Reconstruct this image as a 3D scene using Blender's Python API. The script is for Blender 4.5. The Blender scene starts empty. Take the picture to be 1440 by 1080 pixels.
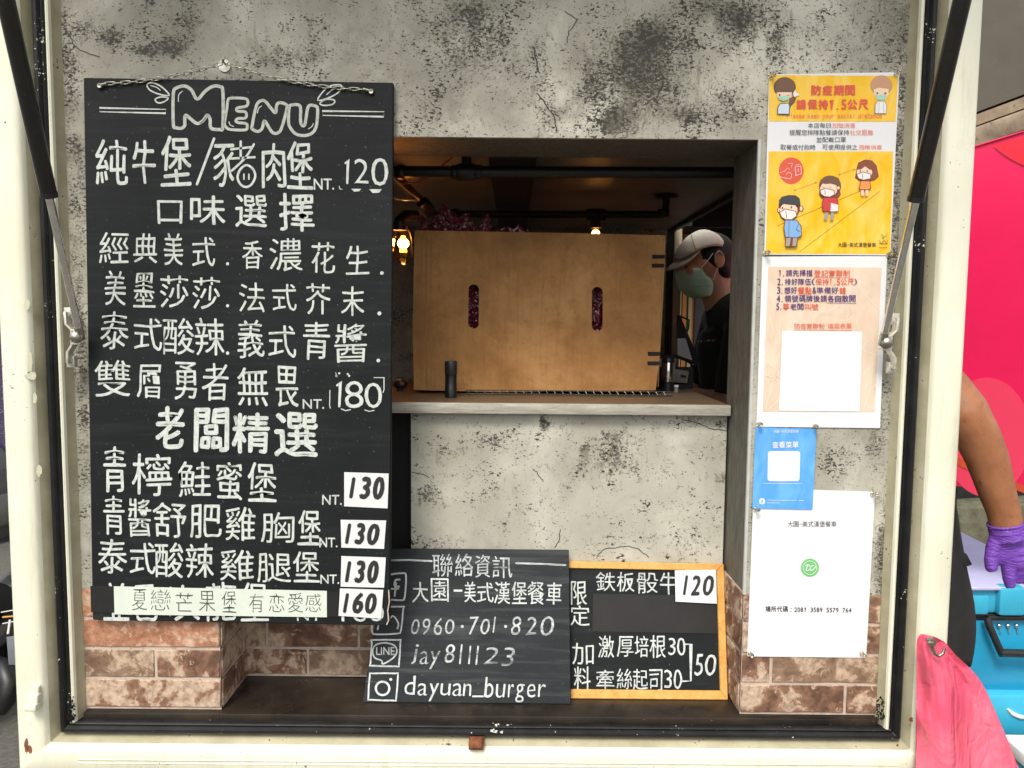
import bpy, bmesh, math, random
from mathutils import Vector, Matrix, noise
from mathutils.geometry import tessellate_polygon
random.seed(7)
S = bpy.context.scene
COL = S.collection

# ------------------------------------------------------------------ camera
F = 1088.0
CAM = Vector((0.0, -1.27, 1.55))
_dn = Vector((604 - 720, -(13990 - 540), -F)).normalized()     # world down in camera axes
Zc = -_dn
Xc = Vector((1.0, -(Zc.x / Zc.y), 0.0)).normalized()
Yc = Zc.cross(Xc).normalized()
R3 = Matrix((Xc, Yc, Zc))                                       # camera axes -> world
cam = bpy.data.cameras.new('camera')
cam.sensor_width = 36.0
cam.lens = 36.0 * F / 1440.0
cam.clip_start = 0.02
cam.clip_end = 300.0
camo = bpy.data.objects.new('camera', cam)
COL.objects.link(camo)
camo.matrix_world = Matrix.Translation(CAM) @ R3.to_4x4()
S.camera = camo

# ------------------------------------------------------------------ world, sun, exposure
W = bpy.data.worlds.new('World')
S.world = W
W.use_nodes = True
nt = W.node_tree
nt.nodes.clear()
sky = nt.nodes.new('ShaderNodeTexSky')
sky.sky_type = 'NISHITA'
sky.sun_disc = False
sky.sun_elevation = math.radians(58)
sky.sun_rotation = math.radians(200)
sky.air_density = 1.0
sky.dust_density = 4.0
hs = nt.nodes.new('ShaderNodeHueSaturation')
hs.inputs['Saturation'].default_value = 0.10
bgn = nt.nodes.new('ShaderNodeBackground')
bgn.inputs['Strength'].default_value = 0.15
wo = nt.nodes.new('ShaderNodeOutputWorld')
nt.links.new(sky.outputs[0], hs.inputs['Color'])
nt.links.new(hs.outputs[0], bgn.inputs['Color'])
nt.links.new(bgn.outputs[0], wo.inputs['Surface'])
sl = bpy.data.lights.new('sun', 'SUN')
sl.energy = 1.5
sl.angle = math.radians(16)
sl.color = (1.0, 0.94, 0.82)
so = bpy.data.objects.new('sun', sl)
COL.objects.link(so)
_e, _a = math.radians(50), math.radians(200)
_sd = Vector((math.sin(_a) * math.cos(_e), math.cos(_a) * math.cos(_e), math.sin(_e)))
so.rotation_euler = _sd.to_track_quat('Z', 'Y').to_euler()
so.location = (0, -3, 5)
S.view_settings.view_transform = 'Standard'
S.view_settings.look = 'None'
S.view_settings.exposure = 0.66
S.view_settings.gamma = 1.0
S.view_settings.use_curve_mapping = False
S.cycles.use_denoising = True
S.cycles.max_bounces = 7

# ------------------------------------------------------------------ geometry helpers
def ray(px, py):
    return R3 @ Vector(((px - 720) / F, -(py - 540) / F, -1.0))
class Plane:
    def __init__(self, p, n):
        self.p, self.n = Vector(p), Vector(n).normalized()
        if self.n.y > 0: self.n = -self.n                       # faces the viewer
    def at(self, px, py, lift=0.0):
        d = ray(px, py)
        t = ((self.p + self.n * lift) - CAM).dot(self.n) / d.dot(self.n)
        return CAM + d * t
def PY(Y): return Plane((0, Y, 0), (0, -1, 0))
def at(px, py, Y): return PY(Y).at(px, py)
P0 = PY(0.0)

def tag(o, label=None, cat=None, group=None, kind=None):
    if label: o['label'] = label
    if cat: o['category'] = cat
    if group: o['group'] = group
    if kind: o['kind'] = kind
    return o
def thing(name, loc, label, cat, group=None):
    o = bpy.data.objects.new(name, None)
    o.empty_display_size = 0.05
    o.location = loc
    COL.objects.link(o)
    return tag(o, label, cat, group)
def wloc(o):
    v = Vector((0, 0, 0))
    while o: v += o.location; o = o.parent
    return v
def link(name, me, parent=None, loc=None):
    """mesh given in world space; its object sits at loc (default: centre of its base)"""
    if loc is None:
        if me.vertices:
            xs = [v.co for v in me.vertices]
            loc = Vector(((min(v.x for v in xs) + max(v.x for v in xs)) / 2, (min(v.y for v in xs) + max(v.y for v in xs)) / 2, min(v.z for v in xs)))
        else: loc = Vector((0, 0, 0))
    me.transform(Matrix.Translation(-Vector(loc)))
    o = bpy.data.objects.new(name, me)
    COL.objects.link(o)
    if parent:
        o.parent = parent
        o.location = Vector(loc) - wloc(parent)
    else: o.location = loc
    return o

class MB:
    def __init__(self): self.v, self.f, self.m = [], [], []
    def add(self, vs, fs, mi=0):
        b = len(self.v)
        self.v += [tuple(v) for v in vs]
        self.f += [tuple(i + b for i in f) for f in fs]
        self.m += [mi] * len(fs)
        return self
    def box(self, c, s, R=None, mi=0):
        c = Vector(c); h = Vector(s) / 2
        vs = []
        for z in (-1, 1):
            for y in (-1, 1):
                for x in (-1, 1):
                    p = Vector((x * h.x, y * h.y, z * h.z))
                    vs.append(c + (R @ p if R else p))
        return self.add(vs, [(0, 2, 3, 1), (4, 5, 7, 6), (0, 1, 5, 4), (2, 6, 7, 3), (0, 4, 6, 2), (1, 3, 7, 5)], mi)
    def tube(self, pts, r, seg=12, cap=True, mi=0):
        pts = [Vector(p) for p in pts]
        rs = r if isinstance(r, (list, tuple)) else [r] * len(pts)
        n = len(pts); vs = []
        up = None
        for i in range(n):
            t = (pts[min(i + 1, n - 1)] - pts[max(i - 1, 0)]).normalized()
            if up is None:
                up = t.orthogonal().normalized()
            else:
                up = (up - t * up.dot(t))
                up = up.normalized() if up.length > 1e-6 else t.orthogonal().normalized()
            sd = t.cross(up)
            for k in range(seg):
                a = 2 * math.pi * k / seg
                vs.append(pts[i] + (up * math.cos(a) + sd * math.sin(a)) * rs[i])
        fs = []
        for i in range(n - 1):
            for k in range(seg):
                k2 = (k + 1) % seg
                fs.append((i * seg + k, i * seg + k2, (i + 1) * seg + k2, (i + 1) * seg + k))
        if cap:
            fs.append(tuple(reversed(range(seg))))
            fs.append(tuple((n - 1) * seg + k for k in range(seg)))
        return self.add(vs, fs, mi)
    def lathe(self, c, prof, seg=20, axis=(0, 0, 1), mi=0):
        """prof: list of (radius, height) along axis from c"""
        ax = Vector(axis).normalized(); a0 = ax.orthogonal().normalized(); a1 = ax.cross(a0)
        c = Vector(c); vs = []; fs = []
        for (r, h) in prof:
            for k in range(seg):
                a = 2 * math.pi * k / seg
                vs.append(c + ax * h + (a0 * math.cos(a) + a1 * math.sin(a)) * max(r, 1e-5))
        for i in range(len(prof) - 1):
            for k in range(seg):
                k2 = (k + 1) % seg
                fs.append((i * seg + k, i * seg + k2, (i + 1) * seg + k2, (i + 1) * seg + k))
        return self.add(vs, fs, mi)
    def ball(self, c, r, seg=16, rings=10, R=None, mi=0):
        c = Vector(c); r = Vector(r) if not isinstance(r, (int, float)) else Vector((r, r, r))
        vs, fs = [], []
        for i in range(rings + 1):
            th = math.pi * i / rings
            for k in range(seg):
                a = 2 * math.pi * k / seg
                p = Vector((math.sin(th) * math.cos(a) * r.x, math.sin(th) * math.sin(a) * r.y, math.cos(th) * r.z))
                vs.append(c + (R @ p if R else p))
        for i in range(rings):
            for k in range(seg):
                k2 = (k + 1) % seg
                fs.append((i * seg + k, (i + 1) * seg + k, (i + 1) * seg + k2, i * seg + k2))
        return self.add(vs, fs, mi)
    def slab(self, quad, n, th, mi=0):
        """quad: front corners in order; n: direction to the back"""
        q = [Vector(p) for p in quad]; b = [p + Vector(n).normalized() * th for p in q]
        k = len(q)
        fs = [tuple(range(k)), tuple(reversed(range(k, 2 * k)))]
        for i in range(k):
            j = (i + 1) % k
            fs.append((i, i + k, j + k, j))
        return self.add(q + b, fs, mi)
    def build(self, name, mats, parent=None, smooth=False, bevel=0, seg=2, loc=None, subsurf=0):
        me = bpy.data.meshes.new(name)
        me.from_pydata(self.v, [], self.f)
        mats = mats if isinstance(mats, (list, tuple)) else [mats]
        for m in mats: me.materials.append(m)
        for p, i in zip(me.polygons, self.m): p.material_index = i
        bm = bmesh.new(); bm.from_mesh(me)
        bmesh.ops.recalc_face_normals(bm, faces=bm.faces)
        if bevel:
            es = [e for e in bm.edges if len(e.link_faces) == 2 and e.calc_face_angle(0) > 0.6]
            bmesh.ops.bevel(bm, geom=es, offset=bevel, segments=seg, profile=0.5, affect='EDGES', clamp_overlap=True)
        bm.to_mesh(me); bm.free()
        if smooth or bevel:
            for p in me.polygons: p.use_smooth = True
            try: me.set_sharp_from_angle(angle=math.radians(40))
            except Exception: pass
        o = link(name, me, parent, loc)
        if subsurf:
            md = o.modifiers.new('sub', 'SUBSURF'); md.levels = subsurf; md.render_levels = subsurf
        return o

# ------------------------------------------------------------------ materials
def _n(t, typ, **kw):
    n = t.nodes.new(typ)
    for k, v in kw.items():
        if hasattr(n, k): setattr(n, k, v)
        else: n.inputs[k].default_value = v
    return n
def base_mat(name):
    m = bpy.data.materials.new(name); m.use_nodes = True
    t = m.node_tree
    b = t.nodes['Principled BSDF']
    return m, t, b
def ramp(t, fac, stops, interp='LINEAR'):
    r = t.nodes.new('ShaderNodeValToRGB'); r.color_ramp.interpolation = interp
    while len(r.color_ramp.elements) < len(stops): r.color_ramp.elements.new(0.5)
    for e, (p, c) in zip(r.color_ramp.elements, stops):
        e.position = p; e.color = (*c, 1) if len(c) == 3 else c
    t.links.new(fac, r.inputs[0]); return r.outputs[0]
def mixc(t, fac, a, b, mode='MIX'):
    x = t.nodes.new('ShaderNodeMix'); x.data_type = 'RGBA'; x.blend_type = mode
    for s, v in ((x.inputs[0], fac), (x.inputs[6], a), (x.inputs[7], b)):
        if isinstance(v, (int, float)): s.default_value = v
        elif isinstance(v, (tuple, list)): s.default_value = (*v, 1) if len(v) == 3 else v
        else: t.links.new(v, s)
    return x.outputs[2]
def math_(t, op, a, b=None, clamp=False):
    x = t.nodes.new('ShaderNodeMath'); x.operation = op; x.use_clamp = clamp
    for i, v in enumerate((a, b)):
        if v is None: continue
        if isinstance(v, (int, float)): x.inputs[i].default_value = v
        else: t.links.new(v, x.inputs[i])
    return x.outputs[0]
def coords(t, scale=(1, 1, 1), which='Object', rot=(0, 0, 0)):
    tc = t.nodes.new('ShaderNodeTexCoord'); mp = t.nodes.new('ShaderNodeMapping')
    mp.inputs['Scale'].default_value = scale; mp.inputs['Rotation'].default_value = rot
    t.links.new(tc.outputs[which], mp.inputs[0]); return mp.outputs[0]
def nz(t, vec, scale, detail=4, rough=0.55, dist=0.0):
    n = t.nodes.new('ShaderNodeTexNoise')
    n.inputs['Scale'].default_value = scale; n.inputs['Detail'].default_value = detail
    n.inputs['Roughness'].default_value = rough; n.inputs['Distortion'].default_value = dist
    t.links.new(vec, n.inputs['Vector']); return n.outputs['Fac']
def bump(t, b, h, strength=0.2, dist=0.001):
    n = t.nodes.new('ShaderNodeBump'); n.inputs['Strength'].default_value = strength; n.inputs['Distance'].default_value = dist
    t.links.new(h, n.inputs['Height']); t.links.new(n.outputs[0], b.inputs['Normal'])
def simple(name, col, rough=0.5, metal=0.0, var=0.12, scale=30, bmp=0.0, emit=None, estr=0, coat=0, stretch=(1, 1, 1), dark=None):
    """colour with soft noise variation, an optional fleck tone, fine relief"""
    m, t, b = base_mat(name)
    v = coords(t, stretch)
    f = nz(t, v, scale, 5, 0.6)
    lo = tuple(c * (1 - var) for c in col); hi = tuple(min(1, c * (1 + var)) for c in col)
    c = ramp(t, f, [(0.3, lo), (0.7, hi)])
    if dark:
        f2 = nz(t, v, scale * 3.1, 3, 0.6)
        c = mixc(t, ramp(t, f2, [(0.62, (0, 0, 0)), (0.72, (1, 1, 1))]), c, dark)
    t.links.new(c, b.inputs['Base Color'])
    b.inputs['Roughness'].default_value = rough; b.inputs['Metallic'].default_value = metal
    if coat: b.inputs['Coat Weight'].default_value = coat
    if bmp: bump(t, b, nz(t, v, scale * 4, 4, 0.6), bmp, 0.002)
    if emit:
        b.inputs['Emission Color'].default_value = (*emit, 1); b.inputs['Emission Strength'].default_value = estr
    return m

def concrete_print(name, lo=(0.34, 0.322, 0.262), hi=(0.62, 0.595, 0.50), dk=(0.05, 0.045, 0.037), grey=(0.21, 0.195, 0.15), amount=0.0):
    """weathered plaster wallpaper: cloudy cream, grey blotches, clusters of black flecks where 'stain' is high"""
    m, t, b = base_mat(name)
    g = t.nodes.new('ShaderNodeNewGeometry')
    mp = t.nodes.new('ShaderNodeMapping'); t.links.new(g.outputs['Position'], mp.inputs[0]); mp.inputs['Location'].default_value = (3.3, 0, 1.7)
    v = mp.outputs[0]
    at_ = t.nodes.new('ShaderNodeAttribute'); at_.attribute_name = 'stain'
    st = at_.outputs['Fac']
    c1 = nz(t, v, 5.5, 6, 0.62, 0.4)
    col = ramp(t, c1, [(0.36, lo), (0.5, tuple(a * .6 + c * .4 for a, c in zip(lo, hi))), (0.62, hi)])
    big = nz(t, v, 2.3, 5, 0.6, 0.7)
    col = mixc(t, ramp(t, big, [(0.44, (0, 0, 0)), (0.62, (0.6, 0.6, 0.6))]), col, tuple(x * .58 for x in lo))
    # grey brown washes
    w = nz(t, v, 9, 7, 0.65, 0.8)
    wf = math_(t, 'ADD', w, math_(t, 'MULTIPLY', st, 0.12))
    wm = ramp(t, wf, [(0.56 - amount * .5, (0, 0, 0)), (0.74 - amount * .5, (0.75, 0.75, 0.75))])
    col = mixc(t, wm, col, grey)
    # fine grain speckle
    sp = nz(t, v, 240, 3, 0.7)
    sp2 = nz(t, v, 30, 6, 0.75)
    s1 = math_(t, 'ADD', math_(t, 'MULTIPLY', sp, 0.55), math_(t, 'MULTIPLY', sp2, 0.5))
    s1 = math_(t, 'ADD', s1, math_(t, 'MULTIPLY', st, 0.10))
    col = mixc(t, ramp(t, s1, [(0.585 - amount, (0, 0, 0)), (0.65 - amount, (0.8, 0.8, 0.8))]), col, (0.13, 0.12, 0.095))
    # fine sharp flecks everywhere, denser in the stained places
    mf = t.nodes.new('ShaderNodeMapping'); mf.inputs['Scale'].default_value = (0.75, 1, 1.35); t.links.new(g.outputs['Position'], mf.inputs[0])
    ff = nz(t, mf.outputs[0], 210, 2, 0.5, 0.5)
    cf_ = nz(t, v, 15, 6, 0.72)
    s3 = math_(t, 'ADD', math_(t, 'MULTIPLY', ff, 0.52), math_(t, 'MULTIPLY', cf_, 0.56))
    s3 = math_(t, 'ADD', s3, math_(t, 'MULTIPLY', st, 0.06))
    col = mixc(t, ramp(t, s3, [(0.628 - amount, (0, 0, 0)), (0.645 - amount, (1, 1, 1))]), col, (0.045, 0.04, 0.03))
    # streaked wash over the stained places
    ms = t.nodes.new('ShaderNodeMapping'); ms.inputs['Scale'].default_value = (2.2, 1, 0.7); t.links.new(g.outputs['Position'], ms.inputs[0])
    ws_ = nz(t, ms.outputs[0], 38, 6, 0.75, 0.4)
    s4 = math_(t, 'ADD', ws_, math_(t, 'MULTIPLY', st, 0.11))
    col = mixc(t, ramp(t, s4, [(0.58 - amount, (0, 0, 0)), (0.70 - amount, (0.6, 0.6, 0.6))]), col, (0.16, 0.145, 0.105))
    # bold dark flecks
    mv = t.nodes.new('ShaderNodeMapping'); mv.inputs['Scale'].default_value = (1.0, 1, 1.5); mv.inputs['Rotation'].default_value = (0, 0.5, 0)
    t.links.new(g.outputs['Position'], mv.inputs[0])
    fl = nz(t, mv.outputs[0], 140, 5, 0.68, 0.5)
    cl = nz(t, v, 11, 6, 0.7)
    s2 = math_(t, 'ADD', math_(t, 'MULTIPLY', fl, 0.72), math_(t, 'MULTIPLY', cl, 0.42))
    s2 = math_(t, 'ADD', s2, math_(t, 'MULTIPLY', st, 0.075))
    col = mixc(t, ramp(t, s2, [(0.672 - amount, (0, 0, 0)), (0.692 - amount, (0.95, 0.95, 0.95))]), col, dk)
    t.links.new(col, b.inputs['Base Color'])
    b.inputs['Roughness'].default_value = 0.62
    b.inputs['Specular IOR Level'].default_value = 0.3
    bump(t, b, s1, 0.25, 0.0015)
    return m

M = {}
M['concrete'] = concrete_print('concrete_wallpaper')
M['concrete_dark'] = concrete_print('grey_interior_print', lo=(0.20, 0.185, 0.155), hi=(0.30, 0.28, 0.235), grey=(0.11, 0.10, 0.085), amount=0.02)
M['concrete_pale'] = concrete_print('concrete_wallpaper_pale', lo=(0.40, 0.38, 0.31), hi=(0.57, 0.55, 0.465), grey=(0.30, 0.285, 0.24), amount=-0.024)

def cream_paint():
    m, t, b = base_mat('cream_paint')
    v = coords(t)
    g = t.nodes.new('ShaderNodeNewGeometry'); v = g.outputs['Position']
    c = ramp(t, nz(t, v, 4, 5, 0.6), [(0.35, (0.70, 0.685, 0.53)), (0.65, (0.79, 0.775, 0.63))])
    mp = t.nodes.new('ShaderNodeMapping'); mp.inputs['Scale'].default_value = (6, 6, 0.8); t.links.new(v, mp.inputs[0])
    c = mixc(t, ramp(t, nz(t, mp.outputs[0], 9, 6, 0.7), [(0.52, (0, 0, 0)), (0.72, (0.35, 0.35, 0.35))]), c, (0.42, 0.40, 0.28))
    chips = math_(t, 'ADD', math_(t, 'MULTIPLY', nz(t, v, 130, 3, 0.6), 0.6), math_(t, 'MULTIPLY', nz(t, v, 11, 3, 0.6), 0.4))
    c = mixc(t, ramp(t, chips, [(0.655, (0, 0, 0)), (0.675, (1, 1, 1))]), c, (0.10, 0.075, 0.045))
    t.links.new(c, b.inputs['Base Color'])
    b.inputs['Roughness'].default_value = 0.38; b.inputs['Coat Weight'].default_value = 0.15
    bump(t, b, nz(t, v, 22, 4, 0.5), 0.12, 0.003)
    return m
M['cream'] = cream_paint()
def shaded_frame_paint():  # cream frame paint with chips, toned darker where lip and channel lie in shade
    m, t, b = base_mat('aged_shaded_cream')
    g = t.nodes.new('ShaderNodeNewGeometry'); v = g.outputs['Position']
    c = ramp(t, nz(t, v, 14, 6, 0.65), [(0.35, (0.33, 0.30, 0.19)), (0.65, (0.46, 0.42, 0.29))])
    ch = math_(t, 'ADD', math_(t, 'MULTIPLY', nz(t, v, 170, 3, 0.6), 0.5), math_(t, 'MULTIPLY', nz(t, v, 14, 3, 0.6), 0.5))
    c = mixc(t, ramp(t, ch, [(0.62, (0, 0, 0)), (0.65, (1, 1, 1))]), c, (0.05, 0.04, 0.03))
    t.links.new(c, b.inputs['Base Color']); b.inputs['Roughness'].default_value = 0.55
    bump(t, b, nz(t, v, 60, 4, 0.5), 0.2, 0.002)
    return m
M['tan'] = shaded_frame_paint()
def rubber():
    m, t, b = base_mat('rubber_seal')
    g = t.nodes.new('ShaderNodeNewGeometry'); v = g.outputs['Position']
    c = ramp(t, nz(t, v, 30, 5, 0.6), [(0.35, (0.005, 0.005, 0.005)), (0.7, (0.013, 0.013, 0.014))])
    ch = math_(t, 'ADD', math_(t, 'MULTIPLY', nz(t, v, 210, 2, 0.6), 0.55), math_(t, 'MULTIPLY', nz(t, v, 18, 3, 0.6), 0.45))
    c = mixc(t, ramp(t, ch, [(0.655, (0, 0, 0)), (0.667, (1, 1, 1))]), c, (0.62, 0.6, 0.52))
    t.links.new(c, b.inputs['Base Color']); b.inputs['Roughness'].default_value = 0.45; b.inputs['Specular IOR Level'].default_value = 0.3
    bump(t, b, nz(t, v, 80, 3, 0.5), 0.15, 0.002)
    return m
M['rubber'] = rubber()

def chalkboard(name, a, c2, smear=0.0, rough=0.5):
    m, t, b = base_mat(name)
    g = t.nodes.new('ShaderNodeNewGeometry'); v = g.outputs['Position']
    c = ramp(t, nz(t, v, 7, 6, 0.65), [(0.3, a), (0.7, c2)])
    mp = t.nodes.new('ShaderNodeMapping'); mp.inputs['Scale'].default_value = (1.2, 1, 16); mp.inputs['Rotation'].default_value = (0, math.radians(-12), 0)
    t.links.new(v, mp.inputs[0])
    s = nz(t, mp.outputs[0], 5, 6, 0.6, 0.5)
    k = smear
    c = mixc(t, ramp(t, s, [(0.5, (0, 0, 0)), (0.75, (k, k, k))]), c, (0.11, 0.115, 0.115))
    fl = nz(t, v, 260, 2, 0.5)
    c = mixc(t, ramp(t, fl, [(0.72, (0, 0, 0)), (0.78, (0.35, 0.35, 0.35))]), c, (0.35, 0.35, 0.33))
    t.links.new(c, b.inputs['Base Color']); b.inputs['Roughness'].default_value = rough
    b.inputs['Specular IOR Level'].default_value = 0.22
    bump(t, b, nz(t, v, 320, 3, 0.6), 0.12, 0.0008)
    return m
M['board'] = chalkboard('black_board', (0.0055, 0.0072, 0.0075), (0.012, 0.0145, 0.015), 0.10, 0.62)
M['board_grey'] = chalkboard('smeared_blackboard', (0.013, 0.0155, 0.0175), (0.026, 0.030, 0.033), 0.5, 0.55)
M['board_edge'] = simple('board_edge', (0.02, 0.021, 0.02), 0.7, var=0.4, scale=90, bmp=0.3, dark=(0.25, 0.22, 0.17))

def chalk(name, col, worn=0.0):
    m, t, b = base_mat(name)
    g = t.nodes.new('ShaderNodeNewGeometry'); v = g.outputs['Position']
    f = nz(t, v, 170, 4, 0.65)
    c = ramp(t, f, [(0.28, tuple(x * 0.62 for x in col)), (0.55, col)])
    if worn:
        mp = t.nodes.new('ShaderNodeMapping'); mp.inputs['Scale'].default_value = (1.2, 1, 14); mp.inputs['Rotation'].default_value = (0, math.radians(-12), 0)
        t.links.new(v, mp.inputs[0])
        w = nz(t, mp.outputs[0], 7, 5, 0.65, 0.4)
        c = mixc(t, ramp(t, w, [(0.43, (0, 0, 0)), (0.64, (worn, worn, worn))]), c, (0.045, 0.05, 0.052))
    t.links.new(c, b.inputs['Base Color']); b.inputs['Roughness'].default_value = 0.8
    return m
M['chalk'] = chalk('paint_marker_white', (0.60, 0.63, 0.59))
M['chalk_title'] = chalk('paint_marker_title', (0.50, 0.52, 0.47))
M['chalk_worn'] = chalk('smeared_marker', (0.56, 0.60, 0.59), 0.85)
M['chalk_bright'] = chalk('marker_bright', (0.64, 0.67, 0.65), 0.25)
M['ink'] = simple('black_ink', (0.02, 0.02, 0.02), 0.6, var=0.3)
M['pencil'] = simple('grey_ink', (0.075, 0.08, 0.07), 0.6, var=0.3)
M['paper'] = simple('white_paper', (0.76, 0.76, 0.77), 0.42, var=0.03, scale=9, bmp=0.08)
M['card'] = simple('price_card', (0.70, 0.70, 0.70), 0.4, var=0.04, scale=30)
M['paper_green'] = simple('pale_strip_paper', (0.62, 0.67, 0.58), 0.5, var=0.06, scale=20)
M['tape'] = simple('black_tape', (0.008, 0.007, 0.007), 0.8, var=0.3, scale=60)
M['tape_brown'] = simple('dark_brown_tape', (0.010, 0.008, 0.007), 0.5, var=0.3, scale=30)
M['sheetedge'] = simple('lamination', (0.5, 0.5, 0.47), 0.3)
def flat(name, col, rough=0.45, var=0.05, scale=40): 
    M[name] = simple(name, col, rough, var=var, scale=scale)
def wash(name, a, c2, rough=0.3):
    m, t, b = base_mat(name)
    g = t.nodes.new('ShaderNodeNewGeometry')
    mp = t.nodes.new('ShaderNodeMapping'); mp.inputs['Scale'].default_value = (2.2, 1, 1); t.links.new(g.outputs['Position'], mp.inputs[0])
    t.links.new(ramp(t, nz(t, mp.outputs[0], 16, 3, 0.5, 0.8), [(0.42, a), (0.68, c2)]), b.inputs['Base Color'])
    b.inputs['Roughness'].default_value = rough
    bump(t, b, nz(t, mp.outputs[0], 11, 2, .5, .6), .5, .012)
    M[name] = m
wash('poster_yellow', (0.88, 0.50, 0.0), (0.90, 0.60, 0.10))
wash('poster_peach', (0.72, 0.55, 0.41), (0.76, 0.62, 0.49))
wash('card_blue', (0.10, 0.36, 0.80), (0.16, 0.45, 0.86))
flat('print_red', (0.72, 0.10, 0.05)); flat('print_purple', (0.11, 0.045, 0.17)); flat('print_black', (0.03, 0.03, 0.03))
flat('print_brown', (0.19, 0.04, 0.025)); flat('print_skin', (0.86, 0.62, 0.46)); flat('print_hair', (0.17, 0.085, 0.045))
flat('print_hair_red', (0.26, 0.07, 0.035)); flat('print_hair_black', (0.05, 0.05, 0.05)); flat('print_hair_tan', (0.55, 0.30, 0.16))
flat('print_mask', (0.80, 0.76, 0.72)); flat('print_green', (0.36, 0.66, 0.50)); flat('print_blue', (0.22, 0.42, 0.72)); flat('print_coat', (0.60, 0.05, 0.05))
flat('print_orange', (0.85, 0.30, 0.08)); flat('print_grey', (0.36, 0.33, 0.29)); flat('print_white', (0.8, 0.8, 0.8)); flat('print_peachline', (0.80, 0.69, 0.58))
flat('print_badge', (0.16, 0.50, 0.17)); flat('print_pale', (0.62, 0.70, 0.82)); flat('print_line', (0.55, 0.20, 0.02))
def wood(name, a, c2, stretch, rough=0.5, scale=8):
    m, t, b = base_mat(name)
    g = t.nodes.new('ShaderNodeNewGeometry')
    mp = t.nodes.new('ShaderNodeMapping'); mp.inputs['Scale'].default_value = stretch; t.links.new(g.outputs['Position'], mp.inputs[0])
    f = nz(t, mp.outputs[0], scale, 6, 0.65, 0.6)
    c = ramp(t, f, [(0.35, a), (0.62, c2)])
    f2 = nz(t, mp.outputs[0], scale * 4, 4, 0.7)
    c = mixc(t, ramp(t, f2, [(0.6, (0, 0, 0)), (0.7, (0.7, 0.7, 0.7))]), c, tuple(x * 0.35 for x in a))
    t.links.new(c, b.inputs['Base Color']); b.inputs['Roughness'].default_value = rough
    bump(t, b, f2, 0.2, 0.001)
    return m
M['shelf'] = wood('weathered_shelf', (0.30, 0.275, 0.225), (0.47, 0.44, 0.375), (2, 6, 22))
M['reveal'] = wood('shade_toned_lining', (0.065, 0.062, 0.05), (0.14, 0.133, 0.11), (10, 10, 2.6), 0.6, 11)  # wall lining with grain, darkened in colour for the shade inside the recess
M['frame_wood'] = wood('oak_frame', (0.62, 0.30, 0.065), (0.74, 0.40, 0.11), (4, 4, 4), 0.45, 14)
def counter_mat():
    m, t, b = base_mat('dark_counter')
    g = t.nodes.new('ShaderNodeNewGeometry'); v = g.outputs['Position']
    c = ramp(t, nz(t, v, 7, 6, 0.65), [(0.35, (0.008, 0.0065, 0.0055)), (0.7, (0.040, 0.028, 0.018))])
    c = mixc(t, ramp(t, nz(t, v, 190, 2, 0.5), [(0.74, (0, 0, 0)), (0.78, (0.5, 0.5, 0.5))]), c, (0.4, 0.38, 0.33))
    t.links.new(c, b.inputs['Base Color'])
    t.links.new(ramp(t, nz(t, v, 11, 5, 0.6), [(0.3, (0.22,) * 3), (0.7, (0.5,) * 3)]), b.inputs['Roughness'])
    return m
M['counter'] = counter_mat()
def brick_mat(name, dark, mid, pale, shift=0.0):
    m, t, b = base_mat(name)
    g = t.nodes.new('ShaderNodeNewGeometry'); v = g.outputs['Position']
    oi = t.nodes.new('ShaderNodeObjectInfo')
    a = nz(t, v, 20, 6, 0.62, 0.5)
    a = math_(t, 'ADD', a, math_(t, 'MULTIPLY', math_(t, 'SUBTRACT', oi.outputs['Random'], 0.5), 0.10))
    c = ramp(t, a, [(0.36, dark), (0.50 + shift, mid), (0.535 + shift, pale), (0.68, tuple(min(1, x * 1.12) for x in pale))])
    f = nz(t, v, 90, 5, 0.7)
    c = mixc(t, ramp(t, f, [(0.35, (0.55, 0.55, 0.55)), (0.6, (0, 0, 0))]), c, tuple(x * 0.45 for x in dark))
    f3 = nz(t, v, 38, 5, 0.7, 0.6)
    c = mixc(t, ramp(t, f3, [(0.58, (0, 0, 0)), (0.63, (0.8, 0.8, 0.8))]), c, pale)
    t.links.new(c, b.inputs['Base Color']); b.inputs['Roughness'].default_value = 0.7
    bump(t, b, f, 0.5, 0.0025)
    return m
M['brick'] = brick_mat('brick_weathered', (0.13, 0.062, 0.036), (0.31, 0.165, 0.10), (0.56, 0.405, 0.29), 0.0)
M['brick_orange'] = brick_mat('brick_salmon', (0.30, 0.12, 0.06), (0.50, 0.25, 0.145), (0.58, 0.39, 0.27), 0.03)
M['brick_tan'] = brick_mat('brick_tan', (0.16, 0.09, 0.055), (0.30, 0.19, 0.12), (0.50, 0.36, 0.25), 0.05)
M['mortar'] = simple('mortar', (0.52, 0.41, 0.33), 0.8, var=0.18, scale=45, bmp=0.4, dark=(0.3, 0.2, 0.14))
M['black_metal'] = simple('black_painted_metal', (0.006, 0.006, 0.006), 0.42, var=0.3, scale=60)
M['strut_black'] = simple('strut_black', (0.011, 0.010, 0.009), 0.30, var=0.3, scale=40, coat=0.3, dark=(0.03, 0.028, 0.024))
M['chrome'] = simple('steel_rod', (0.85, 0.83, 0.78), 0.22, metal=1.0, var=0.15, scale=80)
M['steel'] = simple('worn_steel', (0.40, 0.38, 0.32), 0.35, metal=1.0, var=0.3, scale=120, bmp=0.2, dark=(0.08, 0.06, 0.04))
M['zinc'] = simple('galvanised_bracket', (0.62, 0.60, 0.52), 0.38, metal=0.6, var=0.25, scale=110, bmp=0.2, dark=(0.10, 0.07, 0.04))
M['rust'] = simple('rust', (0.22, 0.075, 0.03), 0.8, var=0.5, scale=90, bmp=0.5, dark=(0.05, 0.025, 0.015))
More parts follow.
